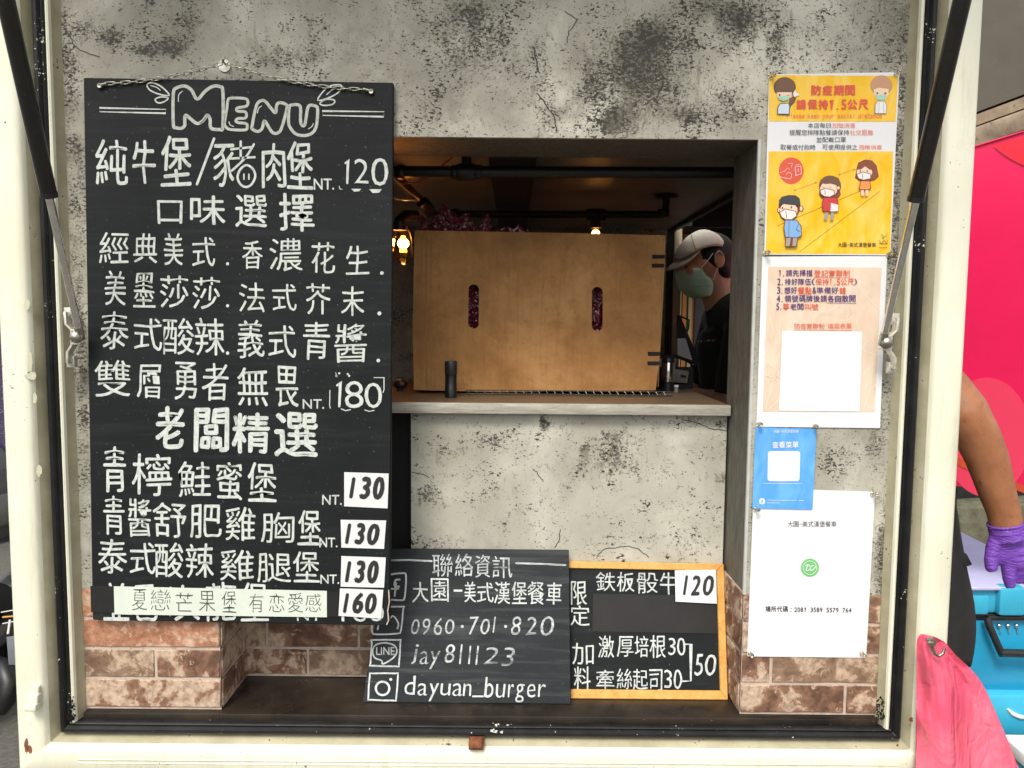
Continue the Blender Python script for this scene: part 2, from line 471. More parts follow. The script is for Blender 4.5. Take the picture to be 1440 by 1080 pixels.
def carton_mat():
    m, t, b = base_mat('corrugated_cardboard')
    g = t.nodes.new('ShaderNodeNewGeometry'); v = g.outputs['Position']
    c = ramp(t, nz(t, v, 6, 6, .65, .3), [(0.36, (0.28, 0.125, 0.035)), (0.5, (0.41, 0.195, 0.058)), (0.66, (0.52, 0.27, 0.095))])
    c = mixc(t, ramp(t, nz(t, v, 48, 6, .75), [(0.5, (0, 0, 0)), (0.68, (.55, .55, .55))]), c, (0.27, 0.12, 0.034))
    mp = t.nodes.new('ShaderNodeMapping'); mp.inputs['Scale'].default_value = (9, 1, .4); t.links.new(v, mp.inputs[0])
    c = mixc(t, ramp(t, nz(t, mp.outputs[0], 16, 3, .6), [(0.5, (0, 0, 0)), (0.7, (.25, .25, .25))]), c, (0.24, 0.105, 0.03))
    t.links.new(c, b.inputs['Base Color']); b.inputs['Roughness'].default_value = .75
    bump(t, b, nz(t, mp.outputs[0], 16, 3, .6), .25, .002)
    M['carton'] = m
carton_mat()
M['carton_edge'] = simple('cardboard_edge', (0.33, 0.17, 0.06), 0.8, var=0.15, scale=60)
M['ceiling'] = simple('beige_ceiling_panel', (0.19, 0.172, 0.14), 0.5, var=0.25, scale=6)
M['inner_wall'] = simple('interior_wall', (0.09, 0.08, 0.065), 0.5, var=0.3, scale=8)
M['floor_inner'] = simple('van_floor', (0.05, 0.05, 0.05), 0.6)
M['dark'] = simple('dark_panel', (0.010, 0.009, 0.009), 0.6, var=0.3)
M['post'] = simple('greige_post', (0.42, 0.36, 0.25), 0.5, var=0.12)
M['skin'] = simple('skin_face', (0.52, 0.28, 0.18), 0.5, var=0.08, scale=25, bmp=0.03)
M['skin_arm'] = simple('skin_arm', (0.37, 0.15, 0.07), 0.38, var=0.2, scale=22, bmp=0.22, dark=(0.27, 0.10, 0.045))
M['hair'] = simple('black_hair', (0.008, 0.007, 0.006), 0.5, var=0.5, scale=140, bmp=0.4)
M['cap'] = simple('beige_cap_cotton', (0.74, 0.67, 0.55), 0.85, var=0.08, scale=60, bmp=0.15)
M['mask'] = simple('green_mask_fabric', (0.42, 0.62, 0.47), 0.75, var=0.07, scale=90, bmp=0.1)
M['white'] = simple('white_elastic', (0.75, 0.75, 0.72), 0.6)
M['shirt'] = simple('black_cotton', (0.009, 0.009, 0.010), 0.85, var=0.3, scale=70, bmp=0.15)
M['apron'] = simple('black_apron_cloth', (0.014, 0.013, 0.012), 0.8, var=0.25, scale=50, bmp=0.15)
def glove_mat():
    m, t, b = base_mat('purple_nitrile')
    g = t.nodes.new('ShaderNodeNewGeometry'); v = g.outputs['Position']
    mp = t.nodes.new('ShaderNodeMapping'); mp.inputs['Scale'].default_value = (1.0, 1, 3.2); mp.inputs['Rotation'].default_value = (0, 0.3, 0); t.links.new(v, mp.inputs[0])
    t.links.new(ramp(t, nz(t, v, 20, 3, 0.5), [(0.3, (0.17, 0.055, 0.43)), (0.7, (0.24, 0.09, 0.54))]), b.inputs['Base Color'])
    b.inputs['Roughness'].default_value = 0.36
    bump(t, b, nz(t, mp.outputs[0], 28, 4, 0.55, 1.5), 0.75, 0.008)
    return m
M['glove'] = glove_mat()
M['banner'] = simple('magenta_banner', (0.82, 0.012, 0.10), 0.45, var=0.05, scale=5, coat=0.1)
M['banner_red'] = simple('banner_red', (0.84, 0.02, 0.045), 0.45, var=0.03, scale=5)
M['banner_light'] = simple('banner_light', (0.86, 0.055, 0.13), 0.45, var=0.03, scale=5)
M['pink'] = None and simple('pink_plastic_sheet', (0.88, 0.085, 0.165), 0.3, var=0.12, scale=7, bmp=0.04)
def pink_sheet():
    m, t, b = base_mat('pink_plastic_sheet')
    g = t.nodes.new('ShaderNodeNewGeometry'); v = g.outputs['Position']
    t.links.new(ramp(t, nz(t, v, 7, 4, .5), [(0.35, (0.84, 0.09, 0.17)), (0.65, (0.90, 0.17, 0.25))]), b.inputs['Base Color'])
    b.inputs['Roughness'].default_value = 0.30
    mp = t.nodes.new('ShaderNodeMapping'); mp.inputs['Rotation'].default_value = (0, .55, 0); mp.inputs['Scale'].default_value = (2.6, 1, 1); t.links.new(v, mp.inputs[0])
    h = math_(t, 'ABSOLUTE', math_(t, 'SUBTRACT', nz(t, mp.outputs[0], 6, 3, .5, 1.2), .5))
    h2 = math_(t, 'ABSOLUTE', math_(t, 'SUBTRACT', nz(t, v, 19, 3, .5, .8), .5))
    bump(t, b, math_(t, 'ADD', h, math_(t, 'MULTIPLY', h2, .35)), 0.55, 0.03)
    M['pink'] = m
pink_sheet()
M['cooler'] = simple('cyan_plastic', (0.012, 0.29, 0.50), 0.38, var=0.08, scale=9, bmp=0.05, coat=0.1)
M['cooler_light'] = simple('cyan_plastic_lid', (0.045, 0.40, 0.60), 0.35, var=0.08, scale=9, bmp=0.05)
M['lavender'] = simple('pale_lavender', (0.48, 0.47, 0.72), 0.4, var=0.08, scale=6)
M['black_plastic'] = simple('black_plastic', (0.018, 0.017, 0.018), 0.38, var=0.3, scale=30)
M['asphalt'] = simple('asphalt', (0.095, 0.09, 0.078), 0.85, var=0.35, scale=55, bmp=0.8, dark=(0.21, 0.20, 0.17))
M['kerb'] = simple('mossy_concrete', (0.15, 0.145, 0.095), 0.8, var=0.4, scale=22, bmp=0.6, dark=(0.045, 0.045, 0.03))
M['soffit'] = simple('grey_soffit', (0.085, 0.073, 0.055), 0.6, var=0.16, scale=5, dark=(0.10, 0.085, 0.065))
M['beam'] = simple('tan_beam', (0.24, 0.18, 0.12), 0.6, var=0.35, scale=14, bmp=0.3, dark=(0.08, 0.06, 0.045))
M['wall_far'] = simple('shop_wall', (0.045, 0.045, 0.05), 0.7, var=0.3, scale=3)
M['purple_cloth'] = simple('purple_dotted_cloth', (0.025, 0.014, 0.05), 0.7, var=0.3, scale=30, dark=(0.5, 0.5, 0.62))
M['tyre'] = simple('tyre_rubber', (0.012, 0.012, 0.012), 0.7, var=0.3, scale=80, bmp=0.3)
M['scooter_grey'] = simple('scooter_grey_panel', (0.05, 0.05, 0.055), 0.25, coat=0.5)
M['plate'] = simple('grey_plate', (0.16, 0.17, 0.19), 0.4)
def cloth_lit(name, c):
    m, t, b = base_mat(name)
    b.inputs['Base Color'].default_value = (*c, 1); b.inputs['Roughness'].default_value = .8
    tr = t.nodes.new('ShaderNodeBsdfTranslucent'); tr.inputs[0].default_value = (*c, 1)
    mx = t.nodes.new('ShaderNodeMixShader'); mx.inputs[0].default_value = .85
    t.links.new(b.outputs[0], mx.inputs[1]); t.links.new(tr.outputs[0], mx.inputs[2])
    t.links.new(mx.outputs[0], t.nodes['Material Output'].inputs['Surface']); M[name] = m
M['strip_yellow'] = simple('curtain_yellow', (0.75, 0.56, 0.26), 0.6, var=0.1, emit=None)
M['strip_orange'] = simple('curtain_orange', (0.62, 0.22, 0.08), 0.6, var=0.1)
M['strip_green'] = simple('curtain_green', (0.03, 0.08, 0.04), 0.6, var=0.1)
cloth_lit('strip_yellow', (0.93, 0.74, 0.40)); cloth_lit('strip_orange', (0.85, 0.34, 0.12)); cloth_lit('strip_green', (0.03, 0.10, 0.05))
M['copper'] = simple('warm_wire', (0.75, 0.35, 0.10), 0.35, metal=0.8)
M['red_wire'] = simple('red_wire', (0.28, 0.02, 0.01), 0.5)
def emis(name, c, s):
    m, t, b = base_mat(name)
    b.inputs['Base Color'].default_value = (*c, 1); b.inputs['Emission Color'].default_value = (*c, 1); b.inputs['Emission Strength'].default_value = s
    return m
M['filament'] = emis('lit_filament', (1.0, 0.42, 0.07), 7)
def glass(name, c, rough=0.05, alpha=None, ior=1.45):
    m, t, b = base_mat(name)
    b.inputs['Base Color'].default_value = (*c, 1); b.inputs['Roughness'].default_value = rough
    b.inputs['Transmission Weight'].default_value = 1.0; b.inputs['IOR'].default_value = ior
    return m
M['amber_glass'] = glass('amber_bulb_glass', (1.0, 0.62, 0.25), 0.03, ior=1.15)
M['pin'] = glass('clear_pin_plastic', (0.9, 0.86, 0.72), 0.15)
def film():
    m, t, b = base_mat('dark_red_plastic_film')
    b.inputs['Base Color'].default_value = (0.17, 0.018, 0.035, 1); b.inputs['Roughness'].default_value = 0.16
    b.inputs['Transmission Weight'].default_value = 0.35; b.inputs['IOR'].default_value = 1.4; b.inputs['Coat Weight'].default_value = 0.8
    return m
M['film'] = film()
M['mesh_grey'] = simple('perforated_grey', (0.6, 0.61, 0.62), 0.45)
M['device'] = simple('device_grey', (0.22, 0.20, 0.18), 0.5)
M['lcd'] = simple('dark_display', (0.05, 0.025, 0.018), 0.25)
M['crack'] = simple('crack_line', (0.05, 0.045, 0.038), 0.8, var=0.3)

# ------------------------------------------------------------------ lettering and flat print
_gc = {}
def glyph(s, off=0.0, shear=0.0):
    k = (s, off, shear)
    if k in _gc: return _gc[k]
    c = bpy.data.curves.new('g', 'FONT'); c.body = s; c.size = 1; c.offset = off; c.shear = shear
    c.resolution_u = 3
    o = bpy.data.objects.new('g', c); COL.objects.link(o)
    dg = bpy.context.evaluated_depsgraph_get(); dg.update()
    me = bpy.data.meshes.new_from_object(o.evaluated_get(dg))
    vs = [(v.co.x, v.co.y) for v in me.vertices]; fs = [tuple(p.vertices) for p in me.polygons]
    bpy.data.objects.remove(o); bpy.data.meshes.remove(me); bpy.data.curves.remove(c)
    x0 = min(v[0] for v in vs); x1 = max(v[0] for v in vs); y0 = min(v[1] for v in vs); y1 = max(v[1] for v in vs)
    w = max(x1 - x0, 1e-4); h = max(y1 - y0, 1e-4)
    _gc[k] = ([((x - x0) / w, (y1 - y) / h) for x, y in vs], fs)
    return _gc[k]
_wob = [0]
class Ink:
    """flat print gathered in photo coordinates, laid on a real plane"""
    def __init__(self, plane, lift=0.0006): self.pl, self.l, self.v, self.f = plane, lift, [], []
    def _add(self, pts, fs, lift=0.0):
        b = len(self.v)
        self.v += [self.pl.at(x, y, self.l + lift) for x, y in pts]
        self.f += [tuple(i + b for i in f) for f in fs]
    def text(self, s, x0, y0, x1, y1, off=0.0, shear=0.0, wob=0.0, slope=0.0):
        w, h = x1 - x0, y1 - y0; out = []
        pen = 0.0
        if off > 0 or (wob and off == 0): pen = (off + .016) * h; off = -.016
        if s == '1':
            th = max(h * .085, 2 * pen + h * .035); sl = w * .25
            if th > h * .17: th = h * .17
            cx = (x0 + x1) / 2
            if off == 0 and pen == 0 and shear or shear:
                self.line([(cx + w * .22, y0 + th / 2), (cx - w * .22, y1 - th / 2)], th, False); return
            self.line([(cx - w * .32 - th * .2, y0 + h * .2), (cx + sl * .5, y0 + th / 2), (cx - sl * .3, y1 - th / 2)], th, False)
            return
        if pen: x0 += pen; x1 -= pen; y0 += pen; y1 -= pen; w, h = x1 - x0, y1 - y0
        g, fs = glyph(s, off, shear)
        _wob[0] += 3.7
        for u, v in g:
            if wob:
                n = noise.noise_vector(Vector((u * 2.3 * max(1, w / h), v * 2.3, _wob[0])))
                u2, v2 = u + n.x * wob * h / w, v + n.y * wob
            else: u2, v2 = u, v
            out.append((x0 + u2 * w, y0 + v2 * h + slope * u2 * w))
        self._add(out, fs)
        if pen:
            for i in range(6):
                a = math.pi / 3 * i + .3
                self._add([(x + math.cos(a) * pen, y + math.sin(a) * pen) for x, y in out], fs, .00002 * (i + 1))
    def poly(self, pts, lift=0.0):
        fs = tessellate_polygon([[Vector((x, y, 0)) for x, y in pts]])
        self._add(pts, fs, lift)
    def disc(self, cx, cy, rx, ry=None, n=28, lift=0.0, a0=0, a1=360):
        ry = ry or rx
        self.poly([(cx + rx * math.cos(math.radians(a0 + (a1 - a0) * k / n)), cy + ry * math.sin(math.radians(a0 + (a1 - a0) * k / n))) for k in range(n if a1 - a0 == 360 else n + 1)], lift)
    def line(self, pts, w, closed=False, smooth=0):
        pts = [Vector(p) for p in pts]
        if smooth:
            out = []; n = len(pts); rng = n if closed else n - 1
            for i in range(rng):
                p = [pts[(i + k) % n] if closed else pts[min(max(i + k, 0), n - 1)] for k in (-1, 0, 1, 2)]
                for s in range(smooth):
                    t = s / smooth
                    out.append(0.5 * ((2 * p[1]) + (p[2] - p[0]) * t + (2 * p[0] - 5 * p[1] + 4 * p[2] - p[3]) * t * t + (3 * p[1] - p[0] - 3 * p[2] + p[3]) * t ** 3))
            if not closed: out.append(pts[-1])
            pts = out
        n = len(pts); L = []
        if not closed:                                     # rounded ends
            pass
        for i in range(n):
            a = pts[(i - 1) % n] if closed or i else pts[i]; b = pts[(i + 1) % n] if closed or i < n - 1 else pts[i]
            t = (b - a); t = t.normalized() if t.length else Vector((1, 0))
            nn = Vector((-t.y, t.x)); k = 1.0
            if not smooth and (closed or 0 < i < n - 1):
                t1 = (pts[i] - a).normalized(); k = 1 / max(0.45, abs(Vector((-t1.y, t1.x)).dot(nn)))
            L += [pts[i] + nn * w / 2 * k, pts[i] - nn * w / 2 * k]
        fs = [(2 * i, 2 * i + 1, (2 * i + 3) % (2 * n), (2 * i + 2) % (2 * n)) for i in range(n if closed else n - 1)]
        if not closed:
            for e, (i, d) in enumerate(((0, -1), (n - 1, 1))):
                t = (pts[i] - pts[i - d]).normalized() if n > 1 else Vector((1, 0)); b0 = math.atan2(t.y, t.x)
                k0 = len(L)
                L += [pts[i] + Vector((math.cos(b0 - math.pi / 2 + math.pi * k / 6), math.sin(b0 - math.pi / 2 + math.pi * k / 6))) * w / 2 for k in range(7)]
                fs.append(tuple(range(k0, k0 + 7)))
        self._add([tuple(p) for p in L], fs)
    def build(self, name, mat, parent):
        me = bpy.data.meshes.new(name); me.from_pydata([tuple(v) for v in self.v], [], self.f); me.materials.append(mat)
        return link(name, me, parent)
def sheet(name, quad, plane, th, mat, parent=None, bevel=0.0):
    return MB().slab([plane.at(*q) for q in quad], -plane.n, th).build(name, mat, parent, bevel=bevel, seg=1)

# ------------------------------------------------------------------ ground and surroundings
def grid_ground():
    b = MB(); b.add([(-60, -20, 0), (60, -20, 0), (60, 90, 0), (-60, 90, 0)], [(0, 1, 2, 3)])
    o = b.build('road', M['asphalt']); tag(o, kind='structure')
grid_ground()

# ------------------------------------------------------------------ the van
truck = thing('food_truck', (0, 0.9, 0), 'cream food truck with open serving hatch, concrete and brick print walls and dark counter', 'food truck')

WL, WR = 103, 1256                                    # wall edges at photo row 500
xl = at(WL, 500, 0).x; xr = at(WR, 500, 0).x
Z_LEDGE = at(680, 1002, 0).z                         # counter surface
z_bot = at(680, 1016, -0.01).z
Z_TOP = at(700, -75, 0).z
REC = 0.127                                          # depth of the recess

def stain_grid(name, X0, X1, Z0, Z1, Yf, mat, parent, blobs, step=0.006, holes=(), axis='y'):
    """panel facing the viewer, thickness 8 mm, point attribute 'stain' from blobs (world x,z,rx,rz,strength)"""
    nx = max(2, int((X1 - X0) / step)); nz_ = max(2, int((Z1 - Z0) / step))
    vs, fs, st = [], [], []
    for j in range(nz_ + 1):
        for i in range(nx + 1):
            x = X0 + (X1 - X0) * i / nx; z = Z0 + (Z1 - Z0) * j / nz_
            vs.append((x, Yf, z))
            s = 0
            for bx, bz, rx, rz, k in blobs:
                d = ((x - bx) / rx) ** 2 + ((z - bz) / rz) ** 2
                if d < 6: s += k * math.exp(-d * 1.1)
            st.append(s)
    for j in range(nz_):
        for i in range(nx):
            a = j * (nx + 1) + i
            fs.append((a, a + 1, a + nx + 2, a + nx + 1))
    n0 = len(vs)
    vs += [(X0, Yf + .008, Z0), (X1, Yf + .008, Z0), (X1, Yf + .008, Z1), (X0, Yf + .008, Z1)]; st += [0] * 4
    a, b_, c, d = 0, nx, (nz_ + 1) * (nx + 1) - 1, nz_ * (nx + 1)
    me = bpy.data.meshes.new(name)
    fs += [(n0 + 3, n0 + 2, n0 + 1, n0), (a, n0, n0 + 1, b_), (b_, n0 + 1, n0 + 2, c), (c, n0 + 2, n0 + 3, d), (d, n0 + 3, n0, a)]
    me.from_pydata(vs, [], fs); me.materials.append(mat)
    at_ = me.attributes.new('stain', 'FLOAT', 'POINT'); at_.data.foreach_set('value', st)
    return link(name, me, parent)
def blob(px, py, rx, ry, k, Y=0.0):
    p = at(px, py, Y); s = (Y + 1.27) / F
    return (p.x, p.z, rx * s, ry * s, k)

XP = at(310, 950, 0).x                               # left pillar inner corner
XQ = at(1054, 600, 0).x                              # right pillar inner corner
Z_RT = at(800, 194, 0).z                             # top of recess
Z_BR = at(1200, 837, 0).z                            # where brick print begins
top_blobs = [blob(900, 108, 62, 55, 1.5), blob(917, 54, 60, 26, 1.1), blob(1042, 33, 36, 28, 1.5), blob(667, 60, 60, 45, 0.9), blob(658, 17, 30, 18, 1.0),
             blob(1030, 150, 50, 36, 0.7), blob(866, 172, 26, 18, 1.5), blob(962, 162, 22, 12, 1.3), blob(240, 66, 26, 15, 1.9), blob(160, 50, 18, 16, 1.2), blob(123, 40, 14, 14, 1.1),
             blob(200, 72, 22, 6, 1.2), blob(300, 120, 60, 14, 0.5), blob(213, 3, 10, 12, 1.5), blob(270, 30, 20, 25, 0.7), blob(425, 60, 60, 40, 0.25), blob(410, 80, 40, 14, 0.7),
             blob(760, 90, 16, 50, 0.7), blob(830, 120, 14, 25, 0.9), blob(97, 90, 14, 90, 0.9), blob(1005, 15, 60, 18, 0.6), blob(600, 150, 50, 30, 0.3), blob(780, 160, 40, 20, 0.4)]
XS = at(1074, 150, 0).x
stain_grid('top_wall_panel', xl, XS, Z_RT, Z_TOP, 0.0, M['concrete'], truck, top_blobs)
side_bl = [blob(1262, 300, 14, 300, 0.9), blob(1150, 60, 90, 60, 0.35), blob(1230, 600, 12, 60, 0.8), blob(1240, 880, 16, 120, 1.0), blob(1180, 640, 30, 20, 0.5), blob(1090, 60, 20, 60, 0.6),
           blob(1242, 760, 10, 40, 1.1), blob(1250, 40, 30, 60, 0.6)]
stain_grid('right_wall_panel', XQ, xr, Z_BR, Z_RT, 0.0, M['concrete'], truck, side_bl)
stain_grid('right_wall_panel', XS, xr, Z_RT, Z_TOP, 0.0, M['concrete'], truck, side_bl)
left_bl = [blob(106, 300, 12, 400, 0.7), blob(115, 200, 10, 60, 0.5), blob(118, 560, 12, 120, 0.5)]
stain_grid('left_wall_panel', xl, XP, Z_BR, Z_RT, 0.0, M['concrete'], truck, left_bl)
# recess: back wall, side returns, soffit
XB0 = at(578, 650, REC).x; XB1 = XQ - 0.002
back_bl = [blob(865, 643, 38, 34, 1.2, REC), blob(817, 650, 24, 24, 0.5, REC), blob(765, 592, 8, 20, 1.7, REC), blob(602, 694, 22, 14, 1.2, REC), blob(690, 622, 34, 12, 0.7, REC), blob(862, 612, 20, 10, 0.9, REC),
           blob(820, 632, 8, 6, 1.5, REC), blob(1014, 672, 14, 10, 1.1, REC), blob(980, 590, 50, 12, 0.8, REC), blob(700, 690, 60, 20, 0.3, REC), blob(600, 770, 40, 20, 0.4, REC), blob(960, 760, 50, 20, 0.4, REC), blob(620, 640, 40, 20, 0.5, REC)]
Z_SH = at(800, 583, REC).z                           # underside of shelf
Z_BRB = at(600, 873, REC).z
stain_grid('back_wall_panel', XB0, XB1, Z_BR, Z_SH, REC, M['concrete_pale'], truck, back_bl)
def pan(name, c, s, mat, parent=truck, bevel=0.0): return MB().box(c, s).build(name, mat, parent, bevel=bevel)
def pan2(name, x0, x1, y0, y1, z0, z1, mat, parent=truck, bevel=0.0):
    return pan(name, ((x0 + x1) / 2, (y0 + y1) / 2, (z0 + z1) / 2), (abs(x1 - x0), abs(y1 - y0), abs(z1 - z0)), mat, parent, bevel)
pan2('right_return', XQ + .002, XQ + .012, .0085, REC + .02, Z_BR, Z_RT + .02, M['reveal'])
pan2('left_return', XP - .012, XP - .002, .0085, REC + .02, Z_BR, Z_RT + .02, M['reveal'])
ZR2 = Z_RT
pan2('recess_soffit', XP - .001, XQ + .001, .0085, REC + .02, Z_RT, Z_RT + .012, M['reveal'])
# print edge strip beside the notices
pan2('panel_edge', XQ - .0016, XQ + .0026, -.002, .004, Z_BR, Z_RT, M['sheetedge'])

# brick print: mortar bed + every brick
def brick_panel(name, origin, ux, width, courses, joints, mats, z0, pitch, normal, parent=truck):
    """origin: world point at bottom left of the face; ux: direction along the wall"""
    ux = Vector(ux); n = Vector(normal)
    o = Vector(origin); H = pitch * courses
    q = [o, o + ux * width, o + ux * width + Vector((0, 0, H)), o + Vector((0, 0, H))]
    bed = MB().slab(q, -n, .006).build(name, M['mortar'], parent)
    for c in range(courses):
        js = [0.0] + list(joints[c % len(joints)]) + [width]
        for k in range(len(js) - 1):
            a, b_ = js[k], js[k + 1]
            g = .0028
            a2 = a + (g if k else 0.0006); b2 = b_ - (g if k < len(js) - 2 else 0.0006)
            if b2 - a2 < .006: continue
            zz0 = c * pitch + .0052; zz1 = (c + 1) * pitch - .0006
            th = .0022 + random.random() * .0012
            # irregular outline
            pts = []
            nn = max(2, int((b2 - a2) / .02))
            for i in range(nn + 1): pts.append((a2 + (b2 - a2) * i / nn, zz0 + random.uniform(-.0008, .0008)))
            for i in range(nn + 1): pts.append((b2 - (b2 - a2) * i / nn, zz1 + random.uniform(-.0008, .0008)))
            q = [o + ux * x + Vector((0, 0, z)) + n * th for x, z in pts]
            mm = mats[c][k % len(mats[c])] if isinstance(mats, list) else mats
            MB().slab(q, -n, th - .0002).build('brick', M[mm], bed, bevel=.0009, seg=1)
    return bed
PITCH = (Z_BR - Z_LEDGE - .001) / 4
zb = Z_LEDGE + .001
def dx(px, py=980, Y=0): return at(px, py, Y).x
W1 = XP - xl
brick_panel('brick_panel', (xl, .001, zb), (1, 0, 0), W1, 4,
            [[], [dx(219, 930) - xl], [], [dx(219, 850) - xl]],
            [['brick', 'brick', 'brick'], ['brick_tan', 'brick'], ['brick_orange'], ['brick_orange', 'brick']], zb, PITCH, (0, -1, 0))
W2 = xr - XQ
brick_panel('brick_panel', (XQ, .001, zb), (1, 0, 0), W2, 4,
            [[dx(1188) - XQ], [dx(1084, 940) - XQ], [dx(1190, 900) - XQ], [dx(1100, 860) - XQ]],
            [['brick', 'brick'], ['brick', 'brick_tan'], ['brick', 'brick'], ['brick', 'brick']], zb, PITCH, (0, -1, 0))
brick_panel('brick_panel', (XQ + .0, REC - .001, zb), (0, -1, 0), REC - .004, 4, [[.07], [.03, .1], [.08], [.04]], 'brick', zb, PITCH, (-1, 0, 0))
brick_panel('brick_panel', (XP - .0, .003, zb), (0, 1, 0), REC - .004, 4, [[.06], [.1], [.04], [.09]], 'brick', zb, PITCH, (1, 0, 0))
W3 = XQ - XP
brick_panel('brick_panel', (XP, REC, zb), (1, 0, 0), W3, 4,
            [[.125 + .17 * i - .01 for i in range(4)], [.04 + .17 * i for i in range(5)], [.125 + .17 * i for i in range(4)], [.04 + .17 * i for i in range(5)]],
            [['brick', 'brick_tan'], ['brick_tan', 'brick'], ['brick'], ['brick']], zb, PITCH, (0, -1, 0))

# counter ledge inside the opening
yf = -.012
MB().box(((xl + xr) / 2, (yf + REC + .02) / 2, Z_LEDGE - .008), (xr - xl - .002, REC + .02 - yf, .016)).build('counter', M['counter'], truck, bevel=.002)
# weathered shelf in the serving window and the worktop behind it
Zs1 = at(800, 568, REC - .02).z; Zs0 = at(800, 583, REC - .02).z
pan2('shelf', XP + .001, XQ - .001, REC - .02, REC - .012, Zs0, Zs1, M['shelf'], bevel=.0012)
pan2('worktop', XP + .001, XQ - .001, REC - .0118, 0.62, Zs0 + .002, Zs1 - .001, simple('worktop_wood', (0.15, 0.10, 0.06), 0.4, var=0.25, scale=9, stretch=(1, 8, 1)))
# left cheek behind menu board, near-black panel standing in for the unlit gap
pan2('unlit_gap_stand_in', XP + .001, XB0 - .001, REC + .05, REC + .058, Z_BR, Z_SH - .004, M['dark'])
# cracks printed on the wallpaper
ck = Ink(P0, .0004)
def crack(pts, w=1.2, ink=ck):
    out = []
    for i in range(len(pts) - 1):
        a, b_ = Vector(pts[i]), Vector(pts[i + 1])
        for s in range(4):
            p = a.lerp(b_, s / 4); out.append((p.x + random.uniform(-1.1, 1.1), p.y + random.uniform(-1.1, 1.1)))
    out.append(pts[-1]); ink.line(out, w)
crack([(795, 15), (812, 28), (800, 45), (798, 60)]); crack([(750, 65), (755, 90), (757, 100)], 2); crack([(757, 132), (770, 150), (780, 165), (783, 186)], 1.6)
crack([(92, 40), (103, 62), (112, 70), (140, 80)], 1.3); crack([(960, 60), (945, 72), (938, 82)], 1.4)
tag(ck.build('crack_print', M['crack'], truck), kind='stuff')
ck2 = Ink(PY(REC), .0004)
for c in ([(750, 660), (758, 668), (764, 677)], [(958, 589), (985, 597), (1000, 603), (1022, 606)], [(840, 782), (850, 772), (880, 768), (897, 772), (912, 784)], [(788, 745), (786, 760), (780, 770)], [(580, 663), (596, 667), (604, 672)]):
    crack(c, 1.1, ck2)
tag(ck2.build('crack_print', M['crack'], truck), kind='stuff')

# ---- hatch frame swept round the opening
def sweep(name, prof, mat, x0, x1, z0, z1, parent=truck, rad=0.012):
    """prof (s outward, Y); rectangular loop with rounded corners"""
    def loop(s):
        r = max(rad + s * .06, .001); pts = []
        X0, X1, Z0, Z1 = x0 - s, x1 + s, z0 - s, z1 + s
        for cx, cz, a0 in ((X0 + r, Z0 + r, 180), (X1 - r, Z0 + r, 270), (X1 - r, Z1 - r, 0), (X0 + r, Z1 - r, 90)):
            for k in range(6):
                a = math.radians(a0 + 90 * k / 5); pts.append((cx + r * math.cos(a), cz + r * math.sin(a)))
        return pts
    b = MB(); N = 24; vs = []
    for s, y in prof:
        vs += [(x, y, z) for x, z in loop(s)]
    fs = []
    for i in range(len(prof) - 1):
        for k in range(N):
            fs.append((i * N + k, i * N + (k + 1) % N, (i + 1) * N + (k + 1) % N, (i + 1) * N + k))
    b.add(vs, fs)
    return b.build(name, mat, parent, smooth=True)
XL2, XR2 = xl, xr
ZB = z_bot
def sweep_open(name, prof, mat, x0, x1, z0, z1, parent=truck, rad=0.008):
    b = MB(); vs = []; N = 0
    for s_, y in prof:
        r = rad; X0, X1, Z1 = x0 - s_, x1 + s_, z1 + s_
        pts = [(X0, z0)]
        for cx, cz, a0 in ((X0 + r, Z1 - r, 180), (X1 - r, Z1 - r, 90)):
            for k in range(5):
                a = math.radians(a0 - 90 * k / 4); pts.append((cx + r * math.cos(a), cz + r * math.sin(a)))
        pts.append((X1, z0)); N = len(pts)
        vs += [(x, y, z) for x, z in pts]
    fs = [(i * N + k, i * N + k + 1, (i + 1) * N + k + 1, (i + 1) * N + k) for i in range(len(prof) - 1) for k in range(N - 1)]
    return b.add(vs, fs).build(name, mat, parent, smooth=True)
ZI = Z_LEDGE - .012
sweep_open('frame_lip', [(-.001, .009), (-.001, .001), (.0, -.001), (.0055, -.0125), (.006, -.016)], M['tan'], XL2, XR2, ZI, Z_TOP)
sweep_open('inner_frame', [(.006, -.016), (.0075, -.021), (.010, -.0225), (.0125, -.021), (.0145, -.015), (.0145, .0)], M['cream'], XL2, XR2, ZI, Z_TOP)
ZB = z_bot + .0145
sweep('rubber_seal', [(.0132, .004), (.0132, -.011), (.0148, -.019), (.017, -.0215), (.019, -.0195), (.0205, -.0195), (.024, -.0255), (.028, -.0265), (.0315, -.023), (.034, -.012), (.034, -.004)], M['rubber'], XL2, XR2, ZB, Z_TOP, rad=.001)
sweep('frame_channel', [(.0341, -.006), (.036, -.014), (.045, -.030)], M['tan'], XL2, XR2, ZB, Z_TOP, rad=.0)
SO = .095
sweep('body_skin', [(.045, -.030), (.0475, -.0365), (.051, -.040), (.060, -.0415), (.088, -.0415), (.092, -.039), (SO, -.032), (SO, .03)], M['cream'], XL2, XR2, ZB, Z_TOP, rad=.0)
